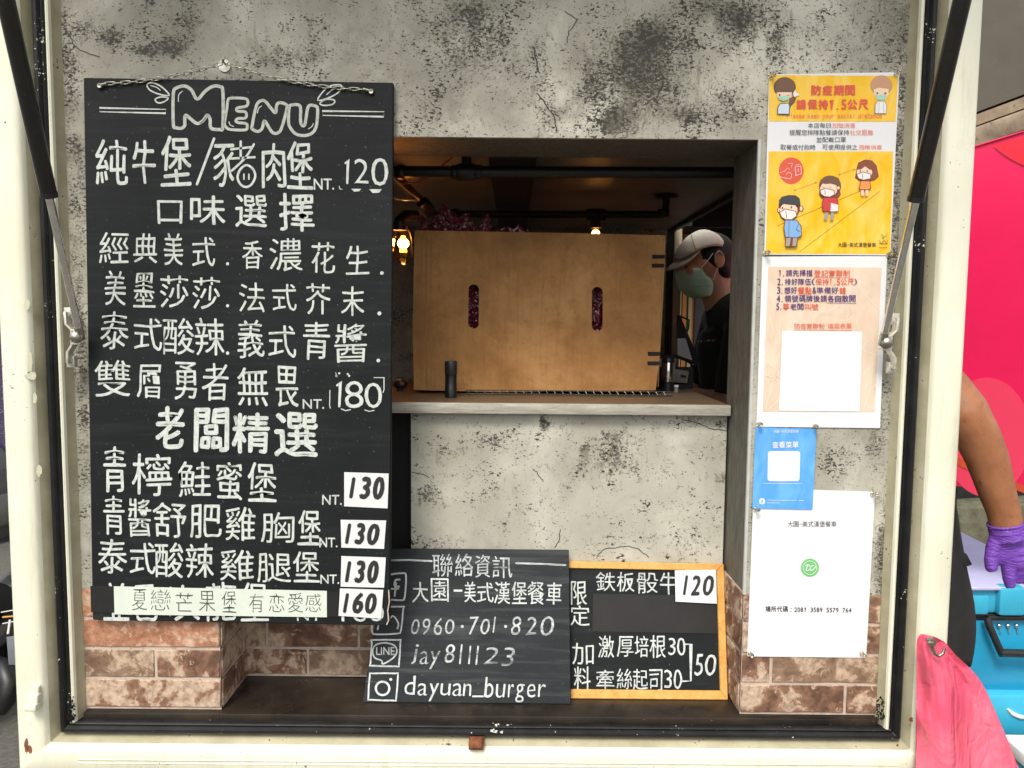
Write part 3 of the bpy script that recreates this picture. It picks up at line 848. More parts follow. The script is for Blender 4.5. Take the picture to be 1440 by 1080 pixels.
# body below, roof and sides beyond the frame; unseen openings added to daylight the seller
z_low = ZB - SO
pan2('rear_panel', xl - SO + .004, xr + SO - .004, -.036, .06, .34, z_low + .004, M['cream'], bevel=.006)
pan2('bumper', xl - SO, xr + SO, -.09, .02, .26, .36, M['black_plastic'], bevel=.02)
XW = 1.04
for s_, X in ((-1, xl - SO + .03), (1, xr + SO - .03)):
    pan2('side_wall', X - .02, X + .02, .02, .86, .34, Z_TOP + SO, M['cream'])
    pan2('corner_panel', X + s_ * .022, s_ * (XW - .022), .84, .88, .34, Z_TOP + SO, M['cream'])
pan2('side_wall', XW - .02, XW + .02, .84, 2.55, .34, 1.25, M['cream'])
pan2('side_wall', XW - .02, XW + .02, .84, 2.55, 1.98, Z_TOP + SO, M['cream'])
pan2('side_wall', XW - .02, XW + .02, 1.75, 2.55, 1.251, 1.979, M['cream'])
pan2('side_wall', -XW - .02, -XW + .02, .84, 2.55, .34, .95, M['cream'])
pan2('side_wall', -XW - .02, -XW + .02, .84, 2.55, 1.98, Z_TOP + SO, M['cream'])
pan2('side_wall', -XW - .02, -XW + .02, 1.55, 2.55, .951, 1.979, M['cream'])
pan2('roof', xl - SO, xr + SO, .02, .84, Z_TOP + SO, Z_TOP + SO + .03, M['cream'])
zr0, zr1 = Z_TOP + SO, Z_TOP + SO + .03
pan2('roof', -XW - .02, XW + .02, .8401, 1.10, zr0, zr1, M['cream']); pan2('roof', -XW - .02, XW + .02, 2.0501, 2.55, zr0, zr1, M['cream'])
pan2('roof', -XW - .02, .15, 1.1001, 2.05, zr0, zr1, M['cream']); pan2('roof', .9801, XW + .02, 1.1001, 2.05, zr0, zr1, M['cream'])
pan2('front_bulkhead', -XW + .02, .28, 2.5, 2.54, .34, Z_TOP + SO, M['inner_wall'])
pan2('front_bulkhead', .2801, XW - .02, 2.5, 2.54, .34, 1.05, M['inner_wall'])
pan2('floor', xl - SO + .05, xr + SO - .05, .14, .84, .40, .44, M['floor_inner'])
pan2('floor', -XW + .02, XW - .02, .8401, 2.5, .40, .44, M['floor_inner'])
for X in (xl - SO + .1, xr + SO - .1):
    for Y in (.62, 2.2):
        w = MB().lathe((X - .07, Y, .29), [(.0, 0), (.17, 0), (.19, .02), (.29, .02), (.295, .05), (.295, .11), (.28, .14), (.17, .14), (.0, .12)], 28, (1, 0, 0)).build('wheel', M['tyre'], truck, smooth=True)
# raised hatch, hinged above the opening (over the frame of the photograph)
hz = Z_TOP + .09
hat = MB().slab([Vector((xl - .10, -.06, hz)), Vector((xr + .10, -.06, hz)), Vector((xr + .10, -.62, hz + .46)), Vector((xl - .10, -.62, hz + .46))], (0, .63, .77), .045).build('hatch', M['cream'], truck, bevel=.01)
# faint pressed line on the lower sill, door stop, rusty striker
pl = Plane((0, -.0415, 0), (0, -1, 0))
def sill_bead(py, w):
    a, b_ = pl.at(110, py), pl.at(1262, py + 8)
    MB().tube([a, b_], w, 8).build('pressed_bead', M['cream'], truck, smooth=True)
sill_bead(1068, .0014); sill_bead(1073, .0009)
catch = MB()
for k, (x, y, w, h, d) in enumerate([(53, 968, 11, 12, .008), (53, 978, 14, 12, .014), (52, 988, 17, 10, .020)]):
    p = at(x, y, -.0415); s = 1.23 / F
    catch.box(p + Vector((0, -d / 2, 0)), (w * s, d, h * s))
catch.build('door_stop', M['cream'], truck, bevel=.0022, seg=3)
p = at(670, 1043, -.03)
MB().box(p + Vector((0, -.004, 0)), (.025, .024, .012)).box(p + Vector((0, -.014, .007)), (.02, .02, .010)).build('striker', M['rust'], truck, bevel=.0015)
sm = Ink(PY(-.0232), .0)
for i in range(150):
    sd = i % 2; u = random.random() ** 1.8
    x = (95 + random.uniform(0, 11)) if sd == 0 else (1233 + random.uniform(0, 11)); y = 1012 - u * 32
    sm.disc(x, y, random.uniform(.5, 1.7), random.uniform(.6, 2.2), n=7, lift=.00003 * i)
tag(sm.build('paint_spatter', M['rubber'], truck), kind='stuff')

# ---- interior
Zc_ = CAM.z + .331
Xce = .5525
YB = 1.50
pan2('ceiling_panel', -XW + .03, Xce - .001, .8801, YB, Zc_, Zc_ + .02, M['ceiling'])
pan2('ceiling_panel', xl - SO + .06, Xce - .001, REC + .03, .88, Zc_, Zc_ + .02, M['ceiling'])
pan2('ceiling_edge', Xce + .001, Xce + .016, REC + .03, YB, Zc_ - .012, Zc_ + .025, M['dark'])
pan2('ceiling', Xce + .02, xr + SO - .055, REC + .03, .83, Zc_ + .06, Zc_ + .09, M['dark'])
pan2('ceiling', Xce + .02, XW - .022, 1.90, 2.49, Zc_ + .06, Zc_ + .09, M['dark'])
pan2('view_blocker', Xce + .02, XW - .022, 1.2205, 1.24, 1.55 + .304, Zc_ + .09, M['dark'])  # added dark panel, keeps the roof opening out of view
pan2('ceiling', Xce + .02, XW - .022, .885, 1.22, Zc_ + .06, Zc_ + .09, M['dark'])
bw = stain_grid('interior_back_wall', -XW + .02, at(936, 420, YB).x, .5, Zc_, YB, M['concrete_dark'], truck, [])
pan2('ceiling_beam', at(690, 230, .3).x, at(752, 230, .3).x, REC + .03, YB - .001, Zc_ - .035, Zc_ - .001, M['dark'])
a = at(936, 400, YB).x; b_ = at(946, 400, YB).x; c_ = at(957, 400, YB).x
pan2('dark_post', a + .002, b_, YB, YB + .04, .5, Zc_, M['dark'])
pan2('corner_post', b_ + .002, c_, YB - .005, YB + .045, .5, Zc_, M['post'])
# pipework
def pipe(pts, r, name='pipe', mat='black_metal'): return MB().tube(pts, r, 16).build(name, M[mat], truck, smooth=True)
def ring(c, r, w, axis, name='pipe_fitting'):
    return MB().lathe(Vector(c) - Vector(axis) * w / 2, [(0, 0), (r * .9, 0), (r, w * .15), (r, w * .85), (r * .9, w), (0, w)], 18, axis).build(name, M['black_metal'], truck, smooth=True)
Yp = .20
pipe([at(470, 241, Yp), at(1100, 243, Yp)], .0105)
for x in (563, 640, 672): ring(at(x, 242, Yp), .0135, .014, (1, 0, 0))
ring(at(655, 242, Yp), .016, .034, (1, 0, 0))
pipe([at(656, 241, Yp), at(656, 205, Yp)], .009)
Yq = .765
pe = at(930, 302, Yq)
pipe([at(600, 301, Yq), pe + Vector((-.02, 0, 0)), pe, pe + Vector((.01, 0, .012)), pe + Vector((.012, 0, .03)), Vector((pe.x + .012, Yq, Zc_ - .001))], .0095)
ring(pe + Vector((.006, 0, .004)), .0165, .02, (0, 0, 1)); ring((pe.x + .012, Yq, Zc_ - .006), .03, .008, (0, 0, 1), 'pipe_flange')
ring(at(640, 301, Yq), .0135, .016, (1, 0, 0)); ring(at(838, 302, Yq), .016, .05, (1, 0, 0))
pipe([at(838, 303, Yq), at(838, 321, Yq)], .015, 'lamp_holder')
pipe([at(540, 238, .36), at(560, 252, .42), at(600, 292, .62), at(612, 303, .74)], .011)
ring(at(598, 290, .54), .016, .03, (.5, .6, -.55))
pipe([at(585, 303, .45), at(570, 303, .42), at(562, 310, .40), at(562, 318, .40)], .0115)
pipe([at(562, 312, .40), at(562, 324, .40)], .0135, 'lamp_holder')
wi = MB().tube([at(640, 218, .33), at(618, 236, .33), at(590, 256, .36), at(565, 258, .36), at(545, 250, .36)], .0018, 8).build('red_cable', M['red_wire'], truck, smooth=True)
MB().tube([at(548, 247, .33), at(562, 258, .34), at(575, 270, .35), at(590, 280, .36)], .0022, 8).build('copper_cable', M['copper'], truck, smooth=True)
MB().tube([at(553, 278, .33), at(566, 281, .33), at(590, 282, .35)], .0016, 8).build('copper_cable', M['steel'], truck, smooth=True)

# ------------------------------------------------------------------ gas struts (part of the van)
def strut(ball, mid, top, Yb, Yt, sign):
    A = at(*ball, Yb); B = at(*top, Yt)
    d = (B - A).normalized()
    # point on the line nearest the ray of mid
    r = ray(*mid).normalized(); w0 = A - CAM
    bq = d.dot(r); t = (bq * r.dot(w0) - d.dot(w0)) / (1 - bq * bq)
    Mi = A + d * t
    E = B + d * .17
    root = MB().tube([Mi - d * .004, Mi, E], [.0102, .0112, .0112], 24).build('gas_strut', M['strut_black'], truck, smooth=True)
    MB().tube([Mi - d * .006, Mi + d * .001], .0118, 24).build('end_collar', M['black_plastic'], root, smooth=True)
    MB().tube([A + d * .012, Mi], .0056, 18).build('rod', M['chrome'], root, smooth=True)
    MB().tube([A - d * .004, A + d * .018], .0062, 16).build('rod_socket', M['steel'], root, smooth=True)
    bk = MB()
    w = .016
    pts = [(-sign * .020, .040), (-sign * .019, .020), (-sign * .010, .011), (-sign * .010, -.012), (-sign * .018, -.024), (-sign * .019, -.042)]
    v = []
    for x, z in pts:
        for yy in (-.016, .0): v.append(Vector((A.x + x, A.y + yy + .012, A.z + z)))
        for yy in (.0, -.016): v.append(Vector((A.x + x - sign * .0042, A.y + yy + .012, A.z + z)))
    fs = []
    for i in range(len(pts) - 1):
        for k in range(4): fs.append((4 * i + k, 4 * i + (k + 1) % 4, 4 * i + 4 + (k + 1) % 4, 4 * i + 4 + k))
    fs += [(0, 1, 2, 3), (20, 21, 22, 23)]
    bk.add(v, fs)
    bk.box((A.x - sign * .0225, A.y + .012, A.z + .038), (.013, .010, .018)); bk.box((A.x - sign * .0215, A.y + .012, A.z - .040), (.013, .010, .018))
    bk.box((A.x - sign * .005, A.y + .002, A.z + .0105), (.014, .014, .0035)); bk.box((A.x - sign * .005, A.y + .002, A.z - .0105), (.014, .014, .0035))
    for z in (.034, -.038): bk.ball((A.x - sign * .022, A.y + .006, A.z + z), (.0045, .004, .0045), 10, 6)
    b1 = bk.build('bracket', M['zinc'], root, bevel=.0008)
    MB().lathe((A.x - sign * .004, A.y - .002, A.z), [(0, 0), (.009, 0), (.0095, .002), (.0095, .005), (.007, .007), (.007, .011), (.0045, .013), (0, .0135)], 18, (sign * .25, -1, 0)).build('ball_stud', M['steel'], root, smooth=True)
    return root, Mi, E
sL, _, _ = strut((113, 474), (69, 271), (8, 0), -.035, -.24, 1)
sR, mR, eR = strut((1241, 482), (1290, 277), (1353, 0), -.035, -.24, -1)
# faded label on the right strut
d = (eR - mR).normalized()
a_ = mR + d * .105; c_ = mR + d * .19
lb = MB(); n1 = Vector((.6, -.8, 0)).normalized(); 
vs, fs = [], []
for i in range(2):
    P = (a_, c_)[i]
    for k in range(7):
        an = math.radians(-10 + 12 * k); u = Vector((1, 0, 0)); v_ = Vector((0, -1, 0))
        vs.append(P + (u * math.cos(an) + v_ * math.sin(an)) * .0116)
fs = [(k, k + 1, k + 8, k + 7) for k in range(6)]
lb.add(vs, fs).build('faded_sticker', simple('faded_sticker', (0.45, 0.42, 0.30), .5, var=.3, scale=60), sR)

# putty patches and a rust chip on the left frame, and a nick on the right
pt_ = Ink(pl, .0004)
def splot(k, cx, cy, rx, ry, n=14): k.poly([(cx + rx * math.cos(2 * math.pi * i / n) * random.uniform(.7, 1.15), cy + ry * math.sin(2 * math.pi * i / n) * random.uniform(.7, 1.15)) for i in range(n)])
for q in ((38, 428, 4, 8), (42, 508, 4, 18), (44, 528, 9, 6), (49, 560, 3, 8), (55, 662, 4, 9)): splot(pt_, *q)
tag(pt_.build('putty_patch', simple('grey_putty', (0.50, 0.49, 0.36), .5, var=.12), truck), kind='stuff')
rs_ = Ink(pl, .0004)
for q in ((37, 1048, 3, 12), (42, 1054, 4, 6), (1281, 1012, 3, 4), (1262, 1048, 2, 2)): splot(rs_, *q)
tag(rs_.build('rust_chip', M['rust'], truck), kind='stuff')

# ------------------------------------------------------------------ big menu board
PM = PY(-.014)
menu = thing('menu_board', at(340, 876, -.008), 'large tall black menu board covered in white hand lettering, hung by a chain', 'menu board')
quad = [(117, 109), (553, 116), (548, 880), (130, 872)]
sheet('board', quad, PM, .012, M['board'], menu, bevel=.0015)
# worn wooden edge showing at the lower right corner
ed = Ink(PM, .0007)
ed.line([(546.5, 830), (547.5, 846), (545, 860)], 1.6); ed.line([(545.5, 862), (546.5, 872), (544, 878)], 1.8); ed.build('worn_edge', M['mortar'], menu)
def rowtext(name, items, mat, plane, parent, off=.002, wob=.045, dots=()):
    if name == 'price_lettering' and len(items) > 1:
        for it in items: rowtext(name, [it], mat, plane, parent, off, wob)
        return
    k = Ink(plane, .0006)
    for it in items:
        ch, x0, y0, x1, y1 = it[:5]
        k.text(ch, x0, y0, x1, y1, off=it[5] if len(it) > 5 else off, wob=wob)
    for x, y, r in dots: k.disc(x, y, r, n=12)
    return k.build(name, mat, parent)
c2 = lambda x, y: (100 + x / 3.13, 90 + y / 3.13)
tt = Ink(PM, .0006)
Mo = [(450,130),(465,105),(500,97),(530,115),(555,155),(590,120),(625,98),(655,100),(668,120),(668,275),(655,288),(620,285),(612,270),(612,245),(600,225),(580,250),(555,262),(530,245),(505,225),(500,245),(500,270),(485,283),(462,280),(450,265)]
Eo = [(690,160),(705,150),(765,152),(778,165),(772,185),(735,192),(728,200),(735,208),(765,210),(772,225),(765,238),(735,240),(725,250),(735,258),(770,262),(775,278),(765,290),(700,288),(680,275),(675,260),(685,200)]
No = [(815,185),(835,162),(855,165),(880,195),(900,215),(905,180),(920,170),(945,178),(950,195),(925,285),(905,305),(885,300),(865,270),(850,250),(840,285),(820,297),(797,285),(797,270)]
Uo = [(960,190),(975,180),(1000,180),(1010,195),(1010,255),(1020,272),(1030,262),(1040,200),(1050,182),(1075,185),(1085,200),(1080,270),(1060,305),(1020,315),(985,305),(962,275),(957,250)]
for o_, w in ((Mo, 4.6), (Eo, 3.9), (No, 4.3), (Uo, 4.3)): tt.line([c2(*p) for p in o_], w, True, 4)
tt.build('title_lettering', M['chalk_title'], menu)
hl = Ink(PM, .0006)
for o_ in ([(335,90),(355,82),(390,95),(415,115),(432,138),(395,135),(355,120),(338,105)], [(370,155),(395,145),(428,150),(405,168),(380,170)], [(1085,160),(1110,120),(1145,95),(1185,92),(1190,105),(1170,130),(1130,150)], [(1095,172),(1125,155),(1160,160),(1150,178),(1110,182)]):
    hl.line([c2(*p) for p in o_], 2.0, True, 3)
for o_ in ([(125,193),(418,200),(416,217),(126,210)], [(1105,207),(1378,210),(1376,232),(1108,226)]): hl.line([c2(*p) for p in o_], 1.2, True)
for o_ in ([(472,165),(474,135),(490,120)], [(570,262),(590,240),(600,222)], [(695,255),(700,268),(715,275)], [(820,215),(825,195),(838,185)], [(1045,285),(1060,275),(1066,262)], [(350,95),(375,102),(392,115)], [(1125,135),(1150,112),(1165,108)]):
    hl.line([c2(*p) for p in o_], 1.3, False, 3)
hl.build('title_flourish', M['chalk'], menu)
B = .004
rowtext('lettering', [('純',133.5,197,180,261),('牛',186,197,220,259),('堡',226,191,269,262.5),('豕',300,202,330,262),('肉',367,202,402,264),('堡',403.5,198.6,442,266)], M['chalk'], PM, menu, off=.004)
pg = Ink(PM, .0006)
pg.line([(301,195),(277,259)], 3.6)
pg.line([(325,210),(352,207)], 3.2); pg.line([(338.5,199),(338.5,222)], 3.4); pg.line([(357,203),(345,222),(326,240)], 3.2, False, 3); pg.line([(324,223),(358,221)], 3.2)
pg.line([(347,232),(356,238),(359,248),(354,259),(346,263),(338,259),(334,249),(338,238)], 3.2, True, 3)
pg.line([(343,245),(343,252)], 2); pg.line([(350,245),(350,252)], 2)
pg.build('lettering', M['chalk'], menu)
rowtext('price_lettering', [('NT.',441,251,470,267,.02),('1',485.5,222,492,259,0),('2',498,223,518.5,259,0),('0',522,222,546,261,0)], M['chalk'], PM, menu, off=.0, wob=.03)
pz = Ink(PM, .0006)
pz.poly([(494,265.5),(508,265.5),(505,269),(498,269.5)]); pz.poly([(519,266),(537,266),(533,271),(524,271.5)]); pz.line([(477,262),(478,266),(481,266)], 1)
pz.line([(472,524),(474,530)], .9)
pz.line([(464,549),(463.5,570),(464.5,574)], 1.2); pz.line([(526,531),(540,531),(540,548),(538.5,552)], 1.2)
for a_ in ((473,528.5),(477,525),(491,528.5),(489,526)): pz.disc(a_[0], a_[1], 1.6, n=8)
pz.line([(480,575),(486,577.5),(493,576)], 1.3); pz.line([(513,576.5),(519,578.5),(526,577)], 1.3)
pz.build('price_flourish', M['chalk'], menu)
rowtext('lettering', [('口',221,282,256.5,315),('味',268,274,317,317),('選',330,274,375,319),('擇',392,271.5,442,326)], M['chalk'], PM, menu, off=.011)
rowtext('lettering', [('經',140,326,181,370),('典',188,328,221.5,370),('美',230,328,257.5,373.5),('式',270,334,303,375),('香',340.6,338,369,378),('濃',379,335,425,381),('花',438,341,471.5,384),('生',486.7,344.5,519,386)], M['chalk'], PM, menu, dots=[(320,371,2.2),(537,384,2.6)])
rowtext('lettering', [('美',147,381,176.5,428.5),('墨',187,382.6,218,432.5),('莎',225,387,265,433),('莎',270,389.7,309.5,434.6),('法',336,398,372,438.6),('式',383.5,400,416.5,437.6),('芥',430,399,465,442),('末',480,402.5,512.6,443.8)], M['chalk'], PM, menu, dots=[(320,430,2.2),(533.5,440.7,2.8)])
rowtext('lettering', [('泰',141,438.6,181,491),('式',188,448,227.5,492.6),('酸',228.5,447.7,273,498),('辣',274,448,315.6,499.7),('義',334,450,371,502.7),('式',377,457.5,416,502.7),('青',425.6,452,463.8,505.8),('醬',470.8,454.5,515.7,508.8)], M['chalk'], PM, menu, dots=[(320,496.6,2.4),(532,507,2.6)])
rowtext('lettering', [('雙',133.8,507,184,557.7),('層',193,512.5,227,560),('勇',245,509,276.4,561.4),('者',285,510,321,563.8),('無',334.5,515.6,378,571),('畏',386.5,515.6,420,573)], M['chalk'], PM, menu)
rowtext('price_lettering', [('NT.',425.6,561.4,456,575,.02),('1',473.5,534,482,573,0),('8',485,536,511,574,0),('0',512.6,538,537,574,0)], M['chalk'], PM, menu, off=0, wob=.03)
rowtext('lettering', [('老',218,571,260,632),('闆',273,573.6,321.7,637),('精',326,580,380,638),('選',386,580,448,643)], M['chalk'], PM, menu, off=.019)
rowtext('lettering', [('青',144,628.6,178,693),('檸',186,638,242,697),('鮭',251,650,297,699),('蜜',305,649,340.6,702.5),('堡',347.6,650.6,389.5,705.5)], M['chalk'], PM, menu, off=B)
rowtext('lettering', [('青',144.4,698,175,752),('醬',180.5,700,213,754.4),('舒',216,705.6,263.6,756),('肥',266.7,709,311,756),('雞',316,713,360,760.5),('胸',367,721,414,763),('堡',419,717,452.4,767)], M['chalk'], PM, menu, off=B)
rowtext('lettering', [('泰',137.7,757.5,178,807),('式',182.6,763.6,219,808),('酸',218.4,763,258,812),('辣',260.5,764,300.3,813),('雞',309.4,772,357,815.6),('腿',361.4,778,409.7,818.6),('堡',412.7,775,449.4,818.6)], M['chalk'], PM, menu, off=B)
rowtext('price_lettering', [('NT.',453,696,480.5,710),('NT.',449,756,474.5,769.7),('NT.',450.6,808,477,821)], M['chalk'], PM, menu, off=.02, wob=.04)
rowtext('lettering', [('並',145,819,182,873),('己',190,822,222,873),('次',235,822,282,873),('龍',288,819,332,873),('堡',338,820,378,873),('NT',418,858,452,873),('160',480,850,540,874)], M['chalk'], PM, menu, off=B)

def card(name, q, label, cat, texts, plane, lift, mat, ink, group=None, th=.0006, off=.02, wob=.02, shear=0.0, tmat=None):
    p = Plane(plane.p + plane.n * lift, plane.n)
    base = [p.at(*c) for c in q]
    lo = min(base, key=lambda v: v.z)
    t = thing(name, sum(base, Vector()) / 4, label, cat, group)
    sheet('sheet', q, p, th, mat, t)
    k = Ink(p, .0004)
    for ch, x0, y0, x1, y1 in texts: k.text(ch, x0, y0, x1, y1, off=off, wob=wob, shear=shear)
    k.build('lettering', M[ink], t)
    return t, p
GP = 'price cards taped to the menu board'
card('price_card', [(484,664),(546.6,666),(545,715),(484,712)], 'white card reading 130, topmost of those on the menu board', 'price card', [('1',491,671,500,701),('3',505,670,522,702),('0',524,670,541,703)], PM, .0022, M['card'], 'ink', GP, off=.055, shear=.2)
card('price_card', [(479,731),(543,732),(540,772),(480,770)], 'white card reading 130, between two other 130 cards', 'price card', [('1',485,736,494,765),('3',498,735,514,766),('0',516,736,534,767)], PM, .0022, M['card'], 'ink', GP, off=.055, shear=.2)
card('price_card', [(480,782),(542.6,784),(540,826.5),(479,825)], 'white card reading 130, directly above the card reading 160', 'price card', [('1',485,789,494,819),('3',498,788,514,820),('0',516,788,533,821)], PM, .0022, M['card'], 'ink', GP, off=.055, shear=.2)
card('price_card', [(478,827.5),(539,829.5),(536,870),(476,866)], 'white card reading 160 at the bottom right of the menu board', 'price card', [('1',482,834,491,862),('6',495,833,511,863),('0',513,834,530,864)], PM, .0022, M['card'], 'ink', GP, off=.055, shear=.2)
st, ps = card('paper_strip', [(160,824.6),(459.6,831),(459.6,868),(161,864)], 'pale green paper strip with thin handwriting across the foot of the menu board', 'paper strip',
     [('夏',186,829,206,858),('戀',212,829,239,858),('芒',247,834,271,860),('果',280.4,831,302,860),('堡',312.5,831,332.4,861),('有',350.7,835,370.5,861),('恋',378,835,399.6,860),('愛',405.7,834,425.6,861),('感',430,835,451.5,860)], PM, .0026, M['paper_green'], 'pencil', off=-.014, wob=.05)
sheet('tape_backing', [(127,824),(476,832.5),(475,867.5),(128,861)], Plane(PM.p + PM.n * .0014, PM.n), .0008, M['tape'], st)

# chain with a screw at each end and a hook on the wall
chain = thing('hanging_chain', at(316, 92, -.01), 'thin steel chain sagging from a wall hook to both top corners of the menu board', 'chain')
def link_me():
    b = MB(); n = 14; pts = []
    L, wd = .0062, .0022
    for k in range(n):
        a = 2 * math.pi * k / n
        pts.append(Vector((math.cos(a) * wd + (0), 0, math.sin(a) * wd + (L if math.sin(a) > 0.01 else -L if math.sin(a) < -.01 else 0))))
    pts.append(pts[0]); b.tube(pts, .00085, 6, cap=False)
    me = bpy.data.meshes.new('link'); me.from_pydata(b.v, [], b.f); me.materials.append(M['steel'])
    for p in me.polygons: p.use_smooth = True
    return me
lm = link_me()
def run(a, c, sag, n):
    A = at(*a, -.016); C_ = at(*c, -.016)
    P = [A.lerp(C_, i / n) + Vector((0, -.001, -sag * 4 * (i / n) * (1 - i / n))) for i in range(n + 1)]
    for i in range(n):
        o = bpy.data.objects.new('link', lm); COL.objects.link(o); o.parent = chain
        m_ = (P[i] + P[i + 1]) / 2; d = (P[i + 1] - P[i]).normalized()
        q = d.to_track_quat('Z', 'Y'); o.rotation_mode = 'QUATERNION'
        from mathutils import Quaternion
        o.rotation_quaternion = q @ Quaternion((0, 0, 1), math.radians(20 if i % 2 else 110))
        o.location = m_ - chain.location
run((150, 118), (311, 90), .006, 15); run((322, 90), (514, 126), .009, 18)
for x, y, s in ((141, 121, 1), (522, 129, -1)):
    p = at(x, y, -.016)
    e = MB().lathe(p + Vector((0, .003, 0)), [(0, 0), (.0048, 0), (.0052, .003), (.0035, .006), (.002, .006), (0, .0045)], 16, (0, -1, 0))
    e.tube([p + Vector((s * .003, -.002, .001)), p + Vector((s * .012, -.003, .003))], .0022, 8)
    e.build('end_screw', M['steel'], chain, smooth=True)
hk = thing('wall_hook', at(316, 92, 0), 'small round clear wall hook holding the chain above the menu board', 'hook')
MB().lathe(at(316, 93, -.0005), [(0, .002), (.0095, .002), (.010, .001), (.010, 0), (0, 0)], 24, (0, -1, 0)).build('suction_disc', M['zinc'], hk, smooth=True)
p = at(316, 89, -.006); MB().tube([p + Vector((0, .004, 0)), p + Vector((0, -.008, 0)), p + Vector((.003, -.012, .003)), p + Vector((.003, -.012, .007))], .0018, 8).build('prong', M['steel'], hk, smooth=True)

# ------------------------------------------------------------------ contact board leaning in the recess
zl = Z_LEDGE + .0006
def lean(xa, ya, Ybase, Ytop, ytoppx):
    """plane through the board's foot on the counter leaning back to the wall"""
    f = at(xa, ya, Ybase); f.z = zl
    tz = at(xa, ytoppx, Ytop).z
    d = Vector((0, Ytop - Ybase, tz - zl))
    return Plane(f, Vector((1, 0, 0)).cross(d))
PC = lean(650, 992, .030, .108, 772)
cb = thing('contact_board', PC.at(656, 990), 'dark grey smeared blackboard with contact details, leaning unframed behind the counter front', 'blackboard')
def y_at_z(px, plane, z):
    lo, hi = 900, 1060
    for _ in range(40):
        m_ = (lo + hi) / 2
        if plane.at(px, m_).z > z: lo = m_
        else: hi = m_
    return lo
qb = [(546, 771), (800, 773), (803, y_at_z(803, PC, zl)), (509, y_at_z(509, PC, zl))]
sheet('board', qb, PC, .006, M['board_grey'], cb, bevel=.0012)
k = Ink(PC, .0006)
k.line([(548,788),(575,787.5),(607,789)], 2.6); k.line([(726,792),(760,793),(795,794.5)], 2.6)
k.build('underline', M['chalk_worn'], cb)
def rt(items, mat='chalk_worn', off=.012, wob=.04, shear=0.0, plane=PC, parent=cb, name='lettering'):
    k = Ink(plane, .0006)
    for it in items: k.text(it[0], *it[1:5], off=it[5] if len(it) > 5 else off, wob=wob, shear=shear)
    return k.build(name, M[mat], parent)
rt([('聯',608,779,637,811),('絡',640,779,665,811),('資',668,780,689,812),('訊',692,782,720,813)], off=.0)
rt([('大',580,818,602,847),('園',606,813,631,846),('-',638,829,650,832),('美',653,818,669,847),('式',671,819,694,847.5),('漢',695,818,717,849),('堡',720,817.6,741,849.5),('餐',742,817.6,766,849.5),('車',768,819,790,850)], 'chalk_bright', off=.002)
rt([('0',578,871,590,892),('9',594,870,605,893),('6',610,869,622,893),('0',626,871,639,892),('7',660,867,673,892),('0',676,870,689,892),('1',692,867,698,890),('8',719,867,733,893),('2',739,867,754,893),('0',760,867,779,894)], off=.0, shear=.15)
d_ = Ink(PC, .0006); d_.disc(650, 881, 2.2, n=10); d_.disc(711, 881, 2.2, n=10); d_.build('lettering', M['chalk_worn'], cb)
rt([('j',578,906,589,934),('a',590,916,602,934),('y',604,916,619,941),('8',625,906,640,932),('1',645,906,651,934),('1',658,908,663,934),('1',668,908,674,935),('2',680,910,700,934),('3',705,910,724,937)], off=.0, shear=.15)
rt([('d',569,950,585,977),('a',587,961,601,978),('y',603,961,617,986),('u',619,961,634,978),('a',636,961,650,979),('n',651,961,657+6,979),('_',664,978,680,980.5),('b',681,952,694,981),('u',697,962,711,981),('r',714,962,723,981),('g',724,962,738,988),('e',741,962,753,981),('r',756,962,768,980)], 'chalk_bright', off=.004, shear=.1)
ic = Ink(PC, .0006)
ic.line([(548,808),(566,806),(571,810),(569,840),(564,844),(546,843)], 2.4, False, 3); ic.line([(562,815),(556,816),(555,824),(561,825)], 2.6, False, 3); ic.line([(557,820),(555,838)], 2.6); ic.line([(549,828),(560,828)], 2.4)
ic.line([(566,853),(529,855),(524,864),(523,888),(530,892),(558,891),(564,886),(567,856)], 2.2, True, 2); ic.line([(531,885),(534,875),(543,878),(552,866),(560,876),(559,884)], 2.2, False, 3)
ic.line([(524,900),(560,900),(563,903),(561,934),(557,937),(523,936),(521,933),(523,903)], 2.3, True, 2)
ic.line([(542,904),(555,908),(558,917),(552,926),(538,934),(537,929),(527,925),(524,916),(528,907)], 2.0, True, 3)
ic.line([(524,947),(556,947),(559.5,950),(557,982),(553,985),(521,984),(518,981),(520,950)], 2.3, True, 2)
ic.line([(538 + 9.5 * math.cos(a / 12 * 2 * math.pi), 968 + 9.5 * math.sin(a / 12 * 2 * math.pi)) for a in range(12)], 3.0, True, 2); ic.disc(549.5, 955.5, 2.1, n=10)
ic.build('icon_drawing', M['chalk_bright'], cb)
rt([('LINE',529,910,555,921)], 'chalk_bright', off=.02)

# ------------------------------------------------------------------ framed specials board
PF = lean(900, 984, .050, .116, 790)
fb = thing('framed_blackboard', PF.at(910, 984), 'small blackboard in orange wooden frame standing on the counter at right', 'blackboard')
fq = [(752, 788.5), (1018, 793), (1024, y_at_z(1024, PF, zl)), (748, y_at_z(748, PF, zl))]
iq = [(762, 798.5), (1008, 803), (1013, fq[2][1] - 13), (758, fq[3][1] - 13)]
PFi = Plane(PF.p - PF.n * .004, PF.n)
sheet('panel', [(x + (3 if i in (1, 2) else -3), y + (3 if i > 1 else -3)) for i, (x, y) in enumerate(iq)], PFi, .004, M['board'], fb)
for i in range(4):
    j = (i + 1) % 4
    sheet('frame_rail', [fq[i], fq[j], iq[j], iq[i]], PF, .010, M['frame_wood'], fb, bevel=.0012)
PL = PFi
rt([('限',803,817.5,825,851),('定',802,851,829,880)], 'chalk', .0, plane=PL, parent=fb)
rt([('鉄',838.4,804.6,865,831),('板',867.6,804.6,892,832),('骰',896,805.7,924.7,834),('牛',928,804.6,952,836)], 'chalk_bright', .001, plane=PL, parent=fb)
